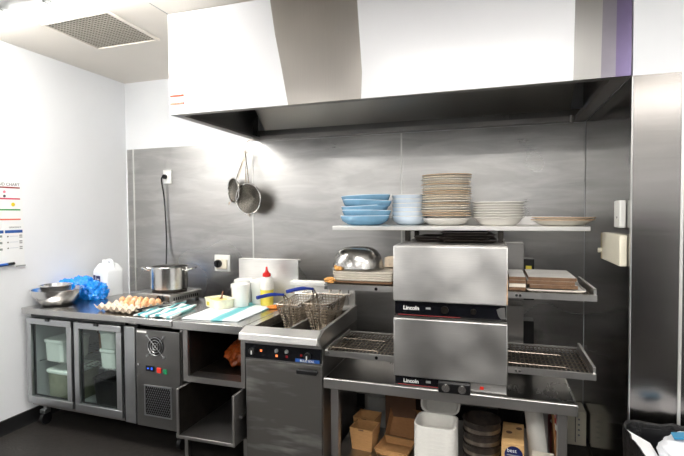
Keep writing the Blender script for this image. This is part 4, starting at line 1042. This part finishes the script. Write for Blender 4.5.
# butter tub, buckets, bottle
bt = thing('butter_tub', 'open pale yellow butter tub with a spoon on the white towel', 'tub', (1.450, -.715, ZB+.0095), -.55)
b = new(); superlathe(b, [(0, 0), (.90, 0), (.95, .006), (1, .058), (1.05, .060), (1.05, .064), (.96, .064), (.90, .040), (0, .040)], sx=.105, sy=.072, n=6, mats=[0]*8); obj('body', b, M['tubyellow'], bt, local=True)
b = new(); blob(b, (0, 0, .044), (.085, .056, .016), 3, .4, 3, 4); obj('butter', b, M['butter'], bt, local=True)
b = new(); box(b, -.045, -.010, -.0745, -.0715, .018, .042); obj('yellow_label', b, M['oil'], bt, local=True)
b = new(); tube(b, [(.02, .0, .052), (-.03, .035, .068), (-.05, .052, .098)], [.011, .006, .006], 8); obj('spoon', b, M['wood'], bt, local=True)
def bucket(label, loc, r, h):
    t = thing('plastic_bucket', label, 'bucket', loc, 0, 'white buckets by the splashback')
    b = new(); lathe(b, [(0, 0), (r*.86, 0), (r*.88, .004), (r*.97, h-.03), (r*.98, h), (0, h)], seg=36); obj('body', b, M['white'], t, local=True)
    b = new(); lathe(b, [(0, h+.0005), (r*1.02, h+.0005), (r*1.04, h-.016), (r*1.06, h-.016), (r*1.06, h+.008), (r*.96, h+.010), (r*.93, h+.006), (0, h+.006)], seg=36); obj('lid', b, M['white'], t, local=True)
    return t
bucket('white bucket in front, nearest to the butter tub', (1.575, -.640, ZB+.0095), .064, .150)
bucket('white bucket behind the front one, touching the splashback side', (1.520, -.495, ZB+.0), .066, .170)
bk = bucket('white bucket on the right beside the squeeze bottle', (1.655, -.490, ZB), .070, .175)
b = new(); box(b, -.0, .05, -.0705, -.0685, .05, .11)
sq = thing('squeeze_bottle', 'clear squeeze bottle of yellow oil with red nozzle', 'bottle', (1.742, -.555, ZB+.0095))
b = new(); lathe(b, [(0, 0), (.044, 0), (.047, .006), (.047, .112), (0, .112)], seg=32); obj('oil', b, M['oil'], sq, local=True)
b = new(); lathe(b, [(.047, .1125), (.047, .160), (.044, .180), (.030, .200), (.024, .204), (0, .204)], seg=32); obj('upper_body', b, M['bottle'], sq, local=True)
b = new(); lathe(b, [(.027, .2045), (.030, .207), (.029, .226), (.016, .236), (.010, .250), (.006, .276), (0, .277)], seg=24); obj('nozzle_cap', b, M['red'], sq, local=True)
b = new(); blob(b, (0, 0, .012), (.055, .022, .014), 12, .35, 2.4, 3, flat=0)
lone('carrot_peel', b, M['carrot'], 'heap of orange peelings right of the squeeze bottle', 'food', (1.838, -.62, ZB), .5)

# ------------------------------------------------------------------ on the nib wall
th = thing('wall_sensor', 'slim white sensor box high on the dark steel side wall', 'sensor', (NX, -1.0, 1.53))
b = new(); box(b, NX-.030, NX-.002, -1.075, -.965, 1.467, 1.598); obj('casing', b, M['white'], th, .006)
b = new(); box(b, NX-.0315, NX-.030, -1.030, -1.022, 1.512, 1.520); obj('button', b, M['black'], th)
jb = thing('dispenser_box', 'cream wall box with side latch on the dark steel side wall', 'box', (NX, -.89, 1.36))
b = new(); box(b, NX-.036, NX-.002, -1.105, -.735, 1.287, 1.434); obj('casing', b, M['cream'], jb, .006)
b = new(); box(b, NX-.034, NX-.002, -.734, -.690, 1.287, 1.430); obj('back_edge', b, M['creamdark'], jb, .004)
b = new(); tube(b, [(NX-.030, -.715, 1.335), (NX-.052, -.715, 1.335)], .013, 12); obj('latch', b, M['cream'], jb)

# ------------------------------------------------------------------ waste bin
BNX, BNY = 4.072, -1.45
bn = thing('waste_bin', 'black lined waste bin at the lower right corner', 'bin', (BNX, BNY, 0), .04)
b = new(); superlathe(b, [(0, 0), (.84, 0), (.86, .01), (.985, .585), (.96, .585), (.84, .02), (0, .02)], sx=.225, sy=.24, n=7, seg=64); obj('bin_body', b, M['black'], bn, local=True)
b = new(); seg = 96; rings = []
for (rr, z) in ((1.0, .36), (1.012, .48), (1.02, .57), (1.02, .600), (1.0, .612), (.965, .606), (.945, .56), (.92, .48), (.90, .42)):
    ring = []
    for k in range(seg):
        a = 2*PI*k/seg; ca, sa = math.cos(a), math.sin(a); kk_ = (abs(ca)**7+abs(sa)**7)**(-1/7)
        wv = .012*noise.noise(Vector((ca*9, sa*9, z*3)))*(1 if z < .57 else .5)
        ring.append(b.verts.new((ca*kk_*(.228*rr+wv), sa*kk_*(.243*rr+wv), z+(.012*noise.noise(Vector((ca*6, sa*6, 4))) if z > .55 else 0))))
    rings.append(ring)
for i in range(len(rings)-1):
    for k in range(seg):
        f = b.faces.new((rings[i][k], rings[i][(k+1) % seg], rings[i+1][(k+1) % seg], rings[i+1][k])); f.smooth = True
obj('bin_liner', b, M['liner'], bn, local=True)
BZ = .42
b = new(); blob(b, (0, 0, .06), (.19, .20, .08), 14, .2, 2.4, 4, crease=.1); lone('grey_rubbish', b, M['greybag'], 'grey crumpled film filling the waste bin', 'rubbish', (4.085, -1.45, .42))
b = new(); box(b, -.055, .055, -.10, .10, 0, .003); o = lone('paper_sheet', b, M['paper'], 'white card stuck in the left side of the waste bin', 'paper', (3.895, -1.39, .562), .12); o.rotation_euler = (.12, .5, .10)
wb = thing('rubbish_bag', 'white plastic bag with teal print in the waste bin', 'bag', (4.07, -1.40, .50))
b = new(); blob(b, (4.085, -1.40, .560), (.135, .17, .060), 31, .16, 2.0, 5, crease=.08); obj('film', b, M['clearbag'], wb)
b = new(); prism(b, [(3.995, -1.395, .622), (4.075, -1.390, .632), (4.080, -1.335, .632), (4.000, -1.338, .622)], (0, 0, .006)); obj('teal_print', b, M['teal'], wb)

# ------------------------------------------------------------------ light, world, camera
def area(name, loc, sx, sy, power, rot=(0, 0, 0), col=(1, .985, .96)):
    l = bpy.data.lights.new(name, 'AREA'); l.shape = 'RECTANGLE'; l.size = sx; l.size_y = sy; l.energy = power; l.color = col
    o = bpy.data.objects.new(name, l); COL.objects.link(o); o.location = loc; o.rotation_euler = rot; return o
for k, (x, y) in enumerate(((.56, -2.02), (3.1, -2.6), (3.1, -4.4), (5.0, -2.6), (5.0, -4.4), (.9, -4.8))):  # unseen lights added; the first, near left, brightens the left wall
    e, L_ = (1.2, .9) if x < 1 else (1, 1.3)
    area('unseen_added_light', (x, y, ZC-.07), L_, .20, 22*e)
    area('added_ceiling_uplight', (x, y, ZC-.09), L_, .20, 12*e, (PI, 0, 0))  # upward fill added to brighten the ceiling
w = bpy.data.worlds.new('kitchen_world'); SC.world = w; w.use_nodes = True
w.node_tree.nodes['Background'].inputs[0].default_value = (.9, .95, 1, 1); w.node_tree.nodes['Background'].inputs[1].default_value = .3

cd_ = bpy.data.cameras.new('camera'); cam = bpy.data.objects.new('camera', cd_); COL.objects.link(cam)
cd_.sensor_width = 36; cd_.sensor_fit = 'HORIZONTAL'; cd_.lens = 467.8*36/684; cd_.clip_start = .05
yaw, pit, rol = -.3153, -.0308, -.0070
Fv = Vector((math.sin(yaw)*math.cos(pit), math.cos(yaw)*math.cos(pit), math.sin(pit)))
R0 = Vector((math.cos(yaw), -math.sin(yaw), 0)); U0 = R0.cross(Fv)
Rv = R0*math.cos(rol)+U0*math.sin(rol); Uv = U0*math.cos(rol)-R0*math.sin(rol)
cam.matrix_world = Matrix(((Rv.x, Uv.x, -Fv.x, 3.3016), (Rv.y, Uv.y, -Fv.y, -3.5791), (Rv.z, Uv.z, -Fv.z, 1.544), (0, 0, 0, 1)))
SC.camera = cam
SC.view_settings.view_transform = 'Standard'; SC.view_settings.look = 'None'; SC.view_settings.gamma = 1; SC.view_settings.exposure = .12
SC.view_settings.use_curve_mapping = False
